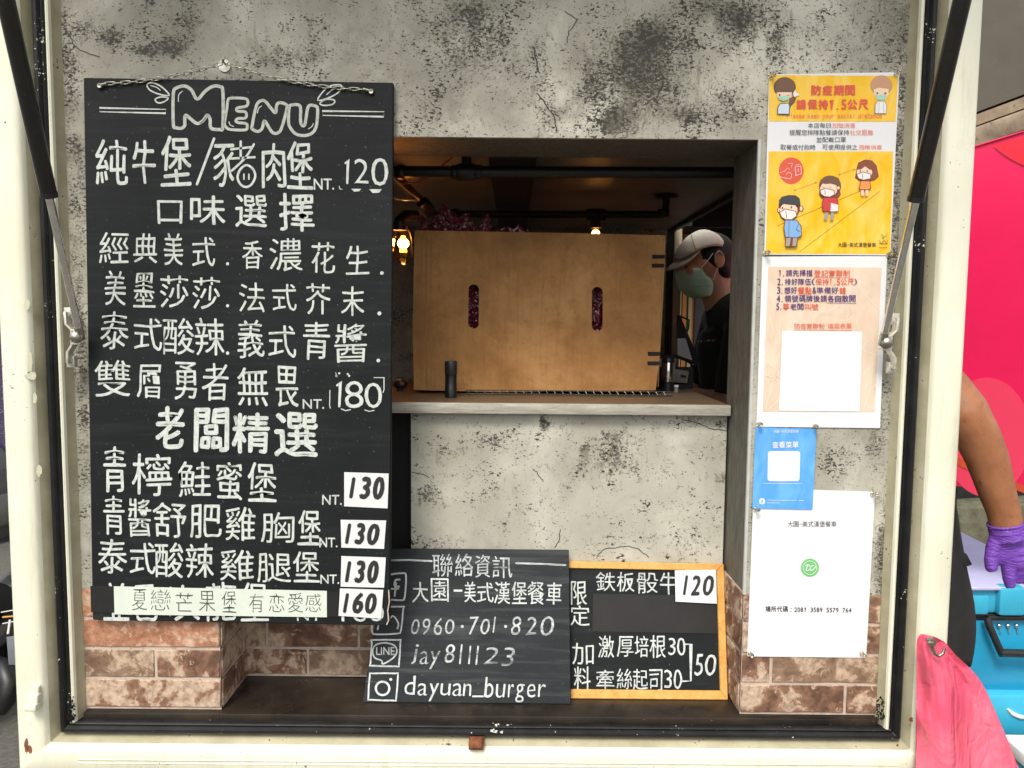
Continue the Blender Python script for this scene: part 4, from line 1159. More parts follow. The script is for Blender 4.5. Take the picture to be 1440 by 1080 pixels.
rt([('加',805,904,835,934),('料',807,937,830.6,970)], 'chalk', .0, plane=PL, parent=fb)
rt([('激',841.5,894,863.7,925),('厚',868,895,891,924),('培',893,894,912,924),('根',914,893,936.4,925),('3',939.5,897,950,921),('0',952,897,964,922)], 'chalk_bright', .001, plane=PL, parent=fb)
rt([('牽',838.4,942,863.7,969,-.003),('絲',867,940,889,969),('起',890,941,911,970),('司',913,941,931,972),('3',934,942,945,968),('0',947,941,959,969)], 'chalk_bright', .001, plane=PL, parent=fb)
rt([('5',976.5,920,989,950),('0',992,920,1007,950)], 'chalk_bright', .003, plane=PL, parent=fb, shear=.1)
k = Ink(PL, .0006); k.line([(963,906),(971.5,906),(971.5,957.5),(960,958)], 2.2); k.build('bracket_mark', M['chalk_bright'], fb)
tp = sheet('tape_patch', [(834,835),(1010,838),(1009,891),(833,888)], PL, .0004, M['tape_brown']); 
PLt = Plane(PL.p + PL.n * .0014, PL.n)
me_ = tp; bpy.data.objects.remove(tp)
tp = sheet('tape_patch', [(834,835),(1009,838),(1009,891),(833,888)], PLt, .0008, M['tape_brown'])
tag(tp, 'wide dark brown tape patch covering a line of the framed blackboard', 'tape')
card('price_card', [(949,802),(1007,801),(1008,849),(950,846)], 'white card reading 120 at the corner of the framed blackboard', 'price card', [('1',960,809,968,837),('2',971,809,985,838),('0',988,809,1004,838)], Plane(PF.p + PF.n * .0008, PF.n), .0010, M['card'], 'ink', off=.035, shear=.2)

# ------------------------------------------------------------------ notices
N1 = PY(-.0035)
A1 = lambda x, y: (1040 + x / 3.6, 80 + y / 3.6)
pst = thing('poster', at(1165, 358, -.004), 'yellow distancing poster with masked cartoon people, topmost of the taped notices', 'poster')
sheet('sheet', [(1081.5,104.5),(1265,101.5),(1252,359),(1074.7,358)], N1, .0006, M['paper'], pst)
def inkp(plane, lift): return Ink(plane, lift)
k = inkp(N1, .0003); k.poly([A1(150,92),A1(803,96),A1(790,328),A1(148,326)]); k.poly([A1(148,478),A1(778,478),A1(762,998),A1(132,995)]); k.build('yellow_print', M['poster_yellow'], pst)
k = inkp(N1, .0010)
def line_text(ink, s, x0, y0, x1, y1, f, off=.0, gap=.0, slope=0.0):
    """spread characters evenly between two ends"""
    ws = [0.55 if ord(c) < 128 else 1.0 for c in s]; tot = sum(ws); x = x0
    for c, w_ in zip(s, ws):
        wd = (x1 - x0) * w_ / tot
        if c == ' ': x += wd; continue
        g = .04
        ya, yb = y0, y1
        if c in '.,': ya = y1 - (y1 - y0) * .16; xa, xb = x + wd * .25, x + wd * .55
        elif c in '-~': ya = (y0 + y1) / 2 - (y1 - y0) * .04; yb = ya + (y1 - y0) * .09; xa, xb = x + wd * .1, x + wd * .9
        elif c in '一': ya = (y0 + y1) / 2 - 1; yb = ya + 2; xa, xb = x, x + wd * .95
        elif c == '：': ya = y0 + (y1 - y0) * .3; yb = y1 - (y1 - y0) * .1; xa, xb = x + wd * .4, x + wd * .6
        elif c in '口日': xa, xb = x + wd * .12, x + wd * .88; ya = y0 + (y1 - y0) * .08
        elif c in '1': xa, xb = x + wd * .25, x + wd * .7
        elif c in 'acemnorsuvwxz': ya = y0 + (y1 - y0) * .26; xa, xb = x + wd * .1, x + wd * .9
        elif c in 'gpqy': ya = y0 + (y1 - y0) * .26; yb = y1 + (y1 - y0) * .22; xa, xb = x + wd * .1, x + wd * .9
        elif c in 'il': xa, xb = x + wd * .4, x + wd * .6
        else: xa, xb = x + wd * g, x + wd * (1 - g)
        dy = slope * (x - x0)
        P_, Q_ = f(xa, ya + dy), f(xb, yb + dy)
        ink.text(c, P_[0], P_[1], Q_[0], Q_[1], off=off)
        x += wd
line_text(k, '防疫期間', 360, 142, 588, 196, A1, .05)
line_text(k, '請保持1.5公尺', 285, 214, 655, 268, A1, .05)
k.build('red_lettering', M['print_red'], pst)
k = inkp(N1, .0010); line_text(k, 'Please keep your social distance', 240, 286, 722, 310, A1, .0)
line_text(k, '加強消毒', 468, 334, 588, 360, A1, .0); line_text(k, '社交距離', 558, 369, 678, 396, A1, .0); line_text(k, '酒精消毒', 602, 445, 722, 469, A1, .0)
k.build('orange_lettering', flat('print_soft_red', (0.80, 0.20, 0.13)) or M['print_soft_red'], pst)
k = inkp(N1, .0010)
line_text(k, '本店每日', 345, 334, 466, 360, A1); line_text(k, '提醒您排隊點餐請保持', 252, 369, 556, 397, A1); line_text(k, '並配戴口罩', 388, 406, 540, 432, A1); line_text(k, '取餐或付款時', 206, 444, 386, 471, A1); line_text(k, '可使用提供之', 418, 444, 598, 470, A1)
line_text(k, '大園-美式漢堡餐車', 497, 940, 692, 963, A1, .01)
k.build('black_lettering', M['print_black'], pst)
# cartoon queue
def fig(shapes, ox, oy, s, base):
    """shapes: list of (material, outline?, kind, data) in crop coordinates"""
    for i, (mt, knd, dat) in enumerate(shapes):
        f = lambda p: (ox + p[0] / s, oy + p[1] / s)
        k = inkp(N1, base + i * .00022)
        if knd == 'p': k.poly([f(p) for p in dat])
        elif knd == 'd': cx, cy, rx, ry = dat; q = f((cx, cy)); k.disc(q[0], q[1], rx / s, ry / s)
        elif knd == 'l': w, *pts = dat; k.line([f(p) for p in pts], w)
        k.build('figure_print', M[mt], pst)
s8 = (1080, 210, 6.968)
ln = inkp(N1, .0005)
for a_, b_ in (((90,750),(905,408)), ((315,1000),(1095,412))): ln.line([(1080 + a_[0] / 6.968, 210 + a_[1] / 6.968), (1080 + b_[0] / 6.968, 210 + b_[1] / 6.968)], .55)
ln.build('line_print', M['print_brown'], pst)
ar = inkp(N1, .0005)
for a_, b_ in (((260,402),(475,325)), ((695,250),(848,197))):
    A_, B_ = [(1080 + q[0] / 6.968, 210 + q[1] / 6.968) for q in (a_, b_)]
    ar.line([A_, B_], .6)
    dv = (Vector(B_) - Vector(A_)).normalized(); nv = Vector((-dv.y, dv.x))
    for P_, sg in ((Vector(A_), -1), (Vector(B_), 1)):
        ar.poly([tuple(P_ + dv * sg * 1.6), tuple(P_ - dv * sg * 1.6 + nv * 1.3), tuple(P_ - dv * sg * 1.6 - nv * 1.3)])
ar.build('arrow_print', M['print_line'], pst)
fig([('print_red','d',(228,210,122,132)), ('print_white','l',(.5,(120,228),(160,215),(190,185),(210,195))), ('print_white','l',(.6,(118,268),(160,280),(215,290),(232,270),(228,235),(200,225),(180,245))), ('print_white','l',(.6,(265,172),(322,165),(328,240),(275,258),(265,172))), ('print_white','l',(.6,(272,155),(305,150))), ('print_white','l',(.5,(195,140),(240,135),(228,175))), ('print_white','l',(.7,(296,190),(296,222)))], *s8, .0005)
def boy():
    return [('print_brown','d',(212,560,108,112)), ('print_brown','d',(328,580,20,30)), ('print_brown','d',(106,595,16,26)), ('print_skin','d',(325,580,14,24)), ('print_skin','d',(108,595,11,20)), ('print_brown','d',(203,615,92,86)), ('print_skin','d',(203,600,86,78)),
            ('print_hair_black','p',[(112,545),(108,500),(135,465),(200,448),(270,450),(310,480),(318,530),(300,550),(230,545),(150,535),(130,555)]),
            ('print_brown','p',[(112,618),(165,580),(275,605),(285,655),(235,692),(165,690),(130,668)]), ('print_mask','p',[(118,620),(168,588),(268,610),(278,652),(232,685),(168,683),(136,662)]), ('print_hair_black','l',(.7,(175,608),(183,672))), ('print_hair_black','d',(143,573,7,9)), ('print_hair_black','d',(230,566,7,9)),
            ('print_brown','p',[(165,690),(285,690),(328,750),(332,850),(290,870),(165,865),(152,770)]), ('print_blue','p',[(172,697),(280,697),(320,755),(324,845),(285,862),(172,857),(160,770)]), ('print_brown','l',(.6,(207,700),(203,862))), ('print_brown','l',(.6,(300,735),(275,785),(310,805))),
            ('print_brown','p',[(172,866),(295,866),(285,955),(165,955)]), ('print_grey','p',[(180,868),(225,868),(212,948),(172,948)]), ('print_grey','p',[(245,868),(288,868),(276,948),(238,948)])]
def womn():
    return [('print_hair_red','p',[(505,400),(500,450),(520,480),(560,490),(690,480),(715,440),(700,395),(660,380)]), ('print_brown','d',(608,360,108,104)), ('print_skin','d',(595,390,84,76)), ('print_hair','p',[(506,345),(515,300),(560,266),(620,258),(690,280),(713,330),(708,362),(650,345),(610,335),(560,340),(530,330),(512,350)]), ('print_brown','d',(690,378,18,22)), ('print_skin','d',(690,378,13,17)),
            ('print_brown','p',[(508,400),(560,378),(650,400),(655,445),(610,470),(550,465),(515,440)]), ('print_mask','p',[(514,405),(562,385),(643,405),(648,442),(606,463),(554,458),(520,435)]), ('print_hair_black','l',(.6,(558,400),(560,450))), ('print_hair_black','l',(.5,(532,368),(552,374))), ('print_hair_black','l',(.5,(598,370),(620,372))),
            ('print_brown','p',[(540,470),(680,470),(695,560),(690,608),(615,618),(535,605),(528,540)]), ('print_coat','p',[(546,476),(672,476),(688,560),(620,610),(541,600),(534,540)]), ('print_mask','p',[(618,525),(690,545),(688,605),(612,610)]),
            ('print_grey','p',[(560,618),(592,618),(578,690),(545,690)]), ('print_grey','p',[(618,618),(650,618),(640,692),(610,692)])]
def girl():
    return [('print_brown','p',[(870,180),(885,130),(950,100),(1020,110),(1065,160),(1085,265),(1050,300),(1000,315),(900,312),(852,280)]), ('print_hair_red','p',[(876,182),(890,136),(950,106),(1018,116),(1058,164),(1078,262),(1045,294),(1000,308),(900,305),(860,278)]), ('print_skin','d',(945,225,76,62)), ('print_hair_red','p',[(880,200),(895,150),(950,130),(1010,150),(1040,195),(1000,200),(950,165),(915,195)]),
            ('print_brown','p',[(868,245),(930,218),(1010,240),(1008,290),(940,305),(885,290)]), ('print_mask','p',[(874,248),(930,225),(1003,244),(1002,284),(938,298),(890,284)]), ('print_hair_black','l',(.6,(925,238),(928,285))), ('print_hair_black','d',(905,212,6,7)), ('print_hair_black','d',(972,212,6,7)), ('print_orange','l',(.6,(960,80),(985,100),(1020,75))),
            ('print_brown','p',[(905,308),(1000,308),(1012,380),(985,400),(890,395)]), ('print_orange','p',[(910,313),(995,313),(1004,376),(982,394),(898,390)]), ('print_skin','p',[(910,400),(940,400),(942,455),(915,455)]), ('print_skin','p',[(955,400),(985,400),(980,455),(955,455)])]
fig(boy(), *s8, .0008); fig(womn(), *s8, .0008); fig(girl(), *s8, .0008)
fig([('print_black','l',(.5,(1110,830),(1130,860),(1160,850),(1172,820))), ('print_black','l',(.5,(1092,890),(1110,930),(1140,890),(1165,925),(1172,885))), ('print_black','l',(.5,(1085,925),(1170,925))), ('print_black','l',(.5,(1085,955),(1110,965),(1165,960))), ('print_badge','d',(1130,858,12,14))], *s8, .0008)
s7 = (1080, 95, 7.579)
fig([('print_hair','p',[(225,470),(240,420),(285,370),(300,330),(285,300),(230,330),(215,420)]), ('print_hair_black','d',(178,210,118,108)), ('print_hair','d',(178,208,110,100)), ('print_skin','p',[(92,262),(255,262),(250,310),(215,345),(165,358),(120,345),(95,310)]), ('print_hair','p',[(85,265),(95,200),(250,200),(268,262),(230,255),(180,245),(130,262)]), ('print_hair_black','d',(124,292,8,12)), ('print_hair_black','l',(.5,(200,298),(228,292))), ('print_green','p',[(108,310),(165,302),(238,312),(215,345),(165,357),(120,342)]),
     ('print_white','p',[(265,280),(290,235),(300,265),(340,292),(300,305),(285,318)]), ('print_hair_black','p',[(98,495),(102,420),(130,380),(225,375),(235,420),(228,500)]), ('print_pale','p',[(106,490),(110,424),(135,388),(218,383),(227,420),(220,493)])], *s7, .0006)
fig([('print_hair_tan','d',(1208,190,118,108)), ('print_skin','p',[(1128,235),(1180,215),(1285,228),(1285,290),(1250,340),(1205,352),(1160,340),(1130,290)]), ('print_green','p',[(1145,295),(1205,288),(1272,298),(1245,338),(1205,350),(1165,338)]), ('print_hair','d',(1165,273,10,11)), ('print_hair','d',(1250,273,10,11)), ('print_grey','p',[(1138,490),(1140,395),(1170,355),(1245,355),(1270,400),(1265,492)]), ('print_white','p',[(1146,487),(1148,398),(1174,362),(1240,362),(1262,402),(1257,488)]), ('print_grey','l',(.5,(1185,370),(1180,485))), ('print_grey','l',(.5,(1232,370),(1235,485)))], *s7, .0006)

# instruction sheet
A2 = lambda x, y: (1040 + x / 4, 350 + y / 4)
ns = thing('notice_sheet', at(1150, 602, -.003), 'peach and white instruction sheet with purple and red text below the yellow poster', 'notice')
N2 = PY(-.0022)
sheet('sheet', [(1072,361),(1247.5,359.5),(1237.5,602),(1063.7,600)], N2, .0006, M['paper'], ns)
k = Ink(N2, .0003); k.poly([A2(162,100),A2(800,105),A2(760,918),(1040+130/4,350+915/4)]); k.build('peach_print', M['poster_peach'], ns)
k = Ink(N2, .0006)
for pts in ([(660,180),(700,250),(780,330)], [(170,380),(205,500),(240,380)], [(500,350),(600,310),(640,360),(610,400),(540,400)], [(140,520),(160,560),(140,600)], [(740,500),(690,560),(780,600)], [(140,700),(180,760),(150,900),(220,850)], [(700,900),(730,800),(770,760)], [(150,720),(230,720)], [(700,700),(760,640)], [(160,760),(220,700),(170,650)]):
    k.line([A2(*p) for p in pts], 1.0, False, 5)
k.build('pale_line_print', M['print_peachline'], ns)
k = Ink(N2, .0010); k.poly([A2(240,460),A2(690,465),A2(675,915),A2(222,910)]); k.build('blank_print', M['print_white'], ns)
kp, kr = Ink(N2, .0013), Ink(N2, .0013)
L = line_text
L(kp, '1.請先掃描', 218, 117, 412, 155, A2, .02); L(kr, '登記實聯制', 418, 119, 622, 157, A2, .01); kr.line([A2(418,161),A2(620,163)], .6)
L(kp, '2.排好隊伍(', 212, 166, 424, 204, A2, .02); L(kr, '保持1.5公尺', 426, 167, 645, 204, A2, .01); L(kp, ')', 645, 167, 662, 204, A2, .02)
L(kp, '3.想好', 210, 213, 325, 252, A2, .02); L(kr, '餐點', 327, 214, 407, 253, A2, .02); L(kp, '&準備好', 409, 215, 558, 252, A2, .02); L(kr, '錢', 560, 216, 600, 254, A2, .02); kr.line([A2(328,254),A2(404,255)], .6)
L(kp, '4.領號碼牌後請各自散開', 208, 260, 655, 299, A2, .02); kp.line([A2(490,304),A2(655,306)], .6)
L(kp, '5.', 206, 306, 243, 343, A2, .02); L(kr, '等', 243, 306, 283, 344, A2, .01); L(kp, '老闆', 284, 307, 362, 344, A2, .02); L(kr, '叫號', 365, 308, 445, 345, A2, .01)
L(kr, '防疫實聯制 填寫表單', 308, 419, 632, 450, A2, .0); kr.line([A2(308,456),A2(632,458)], .6)
kp.build('purple_lettering', M['print_purple'], ns); kr.build('red_lettering', M['print_red'], ns)

# white sheet and blue card
A3 = lambda x, y: (1020 + x / 3, 580 + y / 3)
ws = thing('notice_sheet', at(1135, 925, -.003), 'plain white sheet with a location number and green badge, lowest on the wall', 'notice')
N3 = PY(-.0026)
sheet('sheet', [(1060,686),(1230.7,691.7),(1218,925),(1050.7,923)], N3, .0006, M['paper'], ws)
k = Ink(N3, .0004)
L(k, '大園-美式漢堡餐車', 262, 459, 470, 483, A3, .0); L(k, '場所代碼：', 168, 817, 290, 842, A3, .02, slope=.01)
x = 290
for grp in ('2081', '3589', '5579', '764'):
    w_ = 13.2 * len(grp)
    for i, c in enumerate(grp):
        P_, Q_ = A3(x + 13.2 * i + (3 if c == '1' else 1.2), 822 + (x - 290) * .014), A3(x + 13.2 * i + 12.2, 842 + (x - 290) * .014); k.text(c, P_[0], P_[1], Q_[0], Q_[1], off=.03)
    x += w_ + 15
k.build('black_lettering', M['print_black'], ws)
bg_ = Ink(N3, .0004); c_ = A3(357, 655); bg_.disc(c_[0], c_[1], 12.8); bg_.build('green_badge', M['print_badge'], ws)
bg_ = Ink(N3, .0008)
bg_.line([(c_[0] + 9.6 * math.cos(a), c_[1] + 9.6 * math.sin(a)) for a in [i * math.pi / 10 for i in range(20)]], .7, True)
bg_.line([(c_[0]-6,c_[1]-3.5),(c_[0]-2,c_[1]-4),(c_[0]+.5,c_[1]),(c_[0]-2,c_[1]+3.8),(c_[0]-5.5,c_[1]+3),(c_[0]-3.5,c_[1]-3)], 1.2, False, 3)
bg_.line([(c_[0]+5,c_[1]-3.5),(c_[0]+1,c_[1]-1),(c_[0]+1.5,c_[1]+3.8),(c_[0]+4.5,c_[1]+2.5),(c_[0]+9,c_[1]-3)], 1.2, False, 3)
bg_.build('badge_mark', M['print_white'], ws)
bc = thing('info_card', at(1102, 716, -.005), 'small bright blue card with white square panel overlapping the white sheet', 'card')
N4 = PY(-.0040)
sheet('sheet', [(1062.7,600.7),(1148,603),(1142.7,716.7),(1058,715)], N4, .0006, M['card_blue'], bc)
k = Ink(N4, .0004)
L(k, '大園-美式漢堡餐車', 203, 73, 310, 86, A3); L(k, '查看菜單', 197, 123, 310, 150, A3, .02)
r_ = 12
pts = []
for cx, cy, a0 in ((180+r_,163+r_,180),(316-r_,163+r_,270),(316-r_-3,290-r_,0),(180+r_-2,290-r_,90)):
    for i in range(6):
        a = math.radians(a0 + 18 * i); pts.append(A3(cx + r_ * math.cos(a), cy + r_ * math.sin(a)))
k.poly(pts)
k.line([A3(158,299),A3(326,301)], .5); c_ = A3(155,375); k.disc(c_[0], c_[1], 4.4)
k.line([A3(178,370),A3(300,371)], .55); k.line([A3(310,371),A3(332,372)], .55); k.line([A3(178,381),A3(230,382)], .55)
k.build('white_print', M['print_white'], bc)
k = Ink(N4, .0008); k.text('f', c_[0] - 1.3, c_[1] - 2.8, c_[0] + 1.6, c_[1] + 3.8, off=.05); k.build('badge_mark', M['card_blue'], bc)

# push pins
GPN = 'clear push pins holding the notices'
spots = [((1085,108), 'at the top left corner of the yellow poster'), ((1261,104), 'at the top right corner of the yellow poster'), ((1077,356), 'between the yellow poster and peach sheet on the left'),
         ((1251,358), 'between the yellow poster and peach sheet on the right'), ((1068,597), 'at the top left corner of the blue card'), ((1147,600), 'at the top right corner of the blue card'),
         ((1063,716), 'at the bottom left corner of the blue card'), ((1228,695), 'at the top right corner of the white sheet'), ((1055,920), 'at the bottom left corner of the white sheet'), ((1213,920), 'at the bottom right corner of the white sheet')]
head = None
for (px, py), tx in spots:
    p = at(px, py, -.006)
    t = thing('push_pin', p, 'clear push pin ' + tx, 'push pin', GPN)
    MB().lathe(p + Vector((0, .002, 0)), [(0, 0), (.0042, 0), (.0042, .0015), (.0022, .003), (.002, .0055), (.0036, .0085), (.0036, .0105), (0, .011)], 14, (random.uniform(-.2, .2), -1, .1)).build('head', M['pin'], t, smooth=True)
    MB().tube([p + Vector((0, .008, 0)), p + Vector((0, -.004, 0))], .0006, 6).build('needle', M['steel'], t)

# ------------------------------------------------------------------ inside the serving window
YC = .30
zw = Zs1 - .0008
def ypx(px, Y, z):
    lo, hi = 300, 800
    for _ in range(40):
        m_ = (lo + hi) / 2
        if at(px, m_, Y).z > z: lo = m_
        else: hi = m_
    return lo
box = thing('cardboard_carton', at(755, ypx(755, YC, zw), YC + .1), 'large brown cardboard carton standing on end with two oval hand holes', 'cardboard box')
PB = PY(YC)
# front sheet with two slots, as a triangulated panel with real holes
def oval(cx, cy, rx, ry, n=20):
    out = []
    for i in range(n):
        a = 2 * math.pi * i / n
        out.append((cx + rx * math.cos(a), cy + (ry - rx) * (1 if math.sin(a) > 0 else -1) + rx * math.sin(a)))
    return out
yb = ypx(755, YC, zw + .004)
outer = [(583, 324), (700, 326), (820, 328), (936, 331), (935, 372), (932, 430), (928, 500), (922, yb - 2.5), (800, yb - 1), (700, yb), (582, yb - 3), (580, 460)]
h1, h2 = oval(666, 431, 7.5, 31), oval(840, 434.5, 7.8, 31)
loops = [outer, h1, h2]
pts = [p for l in loops for p in l]
fs = tessellate_polygon([[Vector((x, y, 0)) for x, y in l] for l in loops])
vf = [PB.at(x, y) for x, y in pts]; vb = [v + Vector((0, .005, 0)) for v in vf]; n_ = len(vf)
F_ = [tuple(f) for f in fs] + [tuple(i + n_ for i in reversed(f)) for f in fs]
b0 = 0
for l in loops:
    m_ = len(l)
    for i in range(m_): F_.append((b0 + i, b0 + (i + 1) % m_, b0 + (i + 1) % m_ + n_, b0 + i + n_))
    b0 += m_
bxm = MB(); bxm.add(vf + vb, F_); bxm.build('front_panel', M['carton'], box)
# other walls of the carton
q = [PB.at(x, y) for x, y in ((583, 324), (936, 331), (922, yb - 2.5), (582, yb - 3))]
D = .16
bk_ = MB()
for a_, c_ in ((0, 1), (1, 2), (2, 3), (3, 0)):
    A_, B_ = q[a_], q[c_]; inn = ((q[0] + q[2]) / 2 - (A_ + B_) / 2).normalized() * .004
    off = Vector((0, .0055, 0))
    bk_.slab([A_ + off, B_ + off, B_ + Vector((0, D, 0)), A_ + Vector((0, D, 0))], inn, .004)
bk_.slab([v + Vector((0, D + .001, 0)) for v in q], (0, 1, 0), .004)
wl = bk_.build('carton_walls', M['carton_edge'], box)
tag(wl)
# fold creases on the left and staples on the right
k = Ink(PB, .0004)
for x, w0 in ((592.5, 1.0), (600, 1.5), (606.5, .8), (679, .6)): k.line([(x, 330), (x - .6, 440), (x - .4, yb - 6)], w0)
k.line([(933, 336), (925.5, yb - 8)], .8)
k.build('fold_crease', M['carton_edge'], box)
for (x0, x1, y, dr) in ((917, 935, 361, .012), (916.5, 934, 373.6, .012), (911, 928, 497.5, 0.0), (910.5, 927.5, 511, 0.0)):
    sheet('black_strap_mark', [(x0, y - 2.9), (x1, y - 2.6), (x1 - .1, y + 2.6), (x0 + .1, y + 2.8)], Plane(PB.p + PB.n * .0008, PB.n), .0006, M['tape'], box)
# dark red film inside the hand holes, and crumpled film on top
def crumple(name, quad, plane, nx, ny, amp, mat, parent, seed, top=None):
    vs, fs = [], []
    P_ = [plane.at(*p) for p in quad]
    for j in range(ny + 1):
        for i in range(nx + 1):
            u, v = i / nx, j / ny
            a = P_[0].lerp(P_[1], u); b_ = P_[3].lerp(P_[2], u)
            if top: a = a + Vector((0, 0, top(u)))
            c = a.lerp(b_, v)
            nn = noise.noise_vector(c * 45 + Vector((seed, 0, 0))) + noise.noise_vector(c * 130 + Vector((seed, 5, 0))) * .5
            c = c + Vector((nn.x * amp * .4, nn.y * amp, nn.z * amp * .4 * (v if top else 1)))
            vs.append(c)
    for j in range(ny):
        for i in range(nx):
            a = j * (nx + 1) + i; fs.append((a, a + 1, a + nx + 2, a + nx + 1))
    return MB().add(vs, fs).build(name, mat, parent)
for i, (cx, cy) in enumerate(((666, 431), (840, 434.5))):
    o = crumple('plastic_film', [(cx - 13, cy - 38), (cx + 13, cy - 38), (cx + 13, cy + 38), (cx - 13, cy + 38)], PY(YC + .022), 12, 34, .012, M['film'], None, i * 9)
    tag(o, ('dark red plastic film showing through the left hand hole', 'dark red plastic film showing through the right hand hole')[i], 'plastic film', 'dark red plastic film in the carton')
def peaks(lst): return lambda u: sum(h * max(0, 1 - abs(u - c) / w) for c, h, w in lst)
o = crumple('plastic_bag', [(588, 318), (690, 320), (690, 334), (588, 334)], PY(YC + .05), 60, 14, .012, M['film'], None, 3, peaks([(.05, .026, .09), (.33, .042, .20), (.5, .022, .22), (.68, .026, .12), (.95, .030, .09)]))
tag(o, 'crumpled dark red plastic bag lying on top of the carton at left', 'plastic bag')
o = crumple('plastic_bag', [(700, 322), (742, 323), (742, 334), (700, 334)], PY(YC + .05), 26, 10, .006, M['film'], None, 13, peaks([(.7, .012, .15), (.3, .006, .2)]))
tag(o, 'small tuft of red plastic film at the middle of the carton top', 'plastic bag')

# pepper mill cylinder and black tray under the carton
p = at(634, ypx(634, .215, zw), .215)
ml = thing('black_flask', p, 'slim black cylinder with ribbed lid standing on the shelf before the carton', 'flask')
s = (1.27 + .215) / F
MB().lathe(p, [(0, .0005), (8.6 * s, .0005), (8.6 * s, 14 * s), (8.2 * s, 14.5 * s), (8.2 * s, 32 * s)], 24).build('body', M['black_metal'], ml, smooth=True)
MB().lathe(p, [(8.6 * s, 32.5 * s), (8.9 * s, 33 * s), (8.9 * s, 49 * s), (8.0 * s, 51.5 * s), (0, 52 * s)], 24).build('lid', M['black_plastic'], ml, smooth=True)
tr = MB()
zt = zw
trp = thing('wire_tray', at(800, ypx(800, .26, zw), .26), 'low black wire tray along the shelf under the carton front', 'tray')
y0_ = .262
for dz in (.003, .010): tr.tube([Vector((at(655, 550, y0_).x, y0_, zt + dz)), Vector((at(945, 550, y0_).x, y0_, zt + dz))], .0014, 8)
tr.build('rail', M['black_metal'], trp, smooth=True)
w_ = MB()
for i in range(26):
    x = at(658 + i * 11, 550, y0_).x
    w_.tube([Vector((x, y0_ - .003, zt + .001)), Vector((x + .003, y0_ - .006, zt + .005)), Vector((x, y0_ - .001, zt + .010))], .0009, 6)
tag(w_.build('wire_loops', M['steel'], trp, smooth=True), kind='stuff')
# knob at far left and dispenser, basket, payment device at right
p = at(557, 546, .33); kn = thing('knob_handle', p - Vector((0, 0, .018)), 'small round black knob on the shelf beside the menu board edge', 'knob')
MB().ball(at(563, 540, .33), (.014, .012, .011)).build('head', M['black_plastic'], kn, smooth=True); MB().tube([at(563, 540, .33), Vector((at(563, 540, .33).x, .33, zw + .0005))], .006, 10).build('stem', M['black_plastic'], kn)
YD = .40
p = at(939, ypx(939, YD, zw), YD); s = (1.27 + YD) / F
di = thing('steel_shaker', p, 'shiny steel shaker with black base and lid right of the carton', 'shaker')
MB().lathe(p, [(0, .0005), (8.5 * s, .0005), (8.5 * s, 12 * s), (9.2 * s, 12.5 * s)], 24).build('base', M['black_plastic'], di, smooth=True)
MB().lathe(p, [(9.2 * s, 13 * s), (9.6 * s, 13.5 * s), (9.6 * s, 40 * s), (9.2 * s, 40.5 * s)], 24).build('body', simple('bright_steel', (.75, .75, .76), .18, metal=1, var=.05), di, smooth=True)
MB().lathe(p, [(9.2 * s, 41 * s), (8.6 * s, 46 * s), (7 * s, 48 * s), (0, 48.5 * s)], 24).build('lid', M['black_plastic'], di, smooth=True)
bs = thing('wire_basket', at(935, 505, .47), 'black perforated metal basket behind the steel shaker', 'basket')
def lattice(name, quad, plane, nx, ny, r, mat, parent):
    P_ = [plane.at(*p) for p in quad]; b_ = MB()
    f = lambda u, v: P_[0].lerp(P_[1], u).lerp(P_[3].lerp(P_[2], u), v)
    for i in range(-ny, nx + 1):
        for sg in (0, 1):
            a = []
            for j in range(ny + 1):
                u = (i + j) / nx if sg == 0 else (i + ny - j) / nx
                if -.001 <= u <= 1.001: a.append(f(u, j / ny))
            if len(a) > 1: b_.tube([a[0], a[-1]], r, 4, cap=False)
    return tag(b_.build(name, mat, parent), kind='stuff')
lattice('basket_mesh', [(925, 503), (950, 502), (949, 516), (925, 515)], PY(.47), 9, 4, .0012, M['mesh_grey'], bs)
MB().tube([at(924, 502, .47), at(951, 501, .47), at(975, 510, .47)], .004, 8).build('rim', M['black_metal'], bs, smooth=True)
MB().slab([PY(.475).at(*p) for p in ((925, 517), (975, 517), (975, 546), (925, 546))], (0, 1, 0), .03).build('body', M['dark'], bs)
sv = thing('mesh_screen', at(965, 512, .62), 'black framed tilted screen of fine grey mesh behind the basket', 'mesh screen')
MB().slab([PY(.62).at(*p) for p in ((953, 443), (957, 445), (985, 510), (975, 515), (953, 500))], (0, 1, 0), .01).build('frame', M['dark'], sv)
lattice('mesh', [(953, 476), (964, 476), (975, 513), (953, 500)], PY(.612), 9, 9, .0016, M['mesh_grey'], sv)
MB().tube([at(955, 444, .6), at(969, 450, .6), at(968, 462, .6), at(964, 473, .6)], .0022, 8).build('wire_arm', M['black_metal'], sv, smooth=True)
pd = thing('payment_terminal', at(958, ypx(958, .5, zw), .5), 'small grey electronic device with dark display beside the steel shaker', 'device')
PDp = PY(.455)
MB().slab([PDp.at(*p) for p in ((949, 519), (969, 522), (967, 539), (949, 538))], (0, 1, 0), .02).build('face', M['device'], pd, bevel=.002)
sheet('display', [(957, 527), (965, 528), (964.5, 531.5), (957, 531)], Plane((0, .4535, 0), (0, -1, 0)), .001, M['lcd'], pd)
MB().slab([PDp.at(*p) for p in ((946, 540), (974, 541), (974, ypx(960, .455, zw)), (946, ypx(946, .455, zw)))], (0, 1, 0), .015).build('base', M['dark'], pd)
cn = thing('small_jar', at(951, ypx(951, .36, zw), .36), 'tiny pale jar beside the foot of the steel shaker', 'jar')
p = at(951, ypx(951, .36, zw), .36); MB().lathe(p, [(0, .0005), (.0045, .0005), (.0045, .012), (.0, .012)], 14).build('body', M['device'], cn); MB().lathe(p, [(.005, .0125), (.005, .016), (0, .016)], 14).build('lid', M['mesh_grey'], cn)

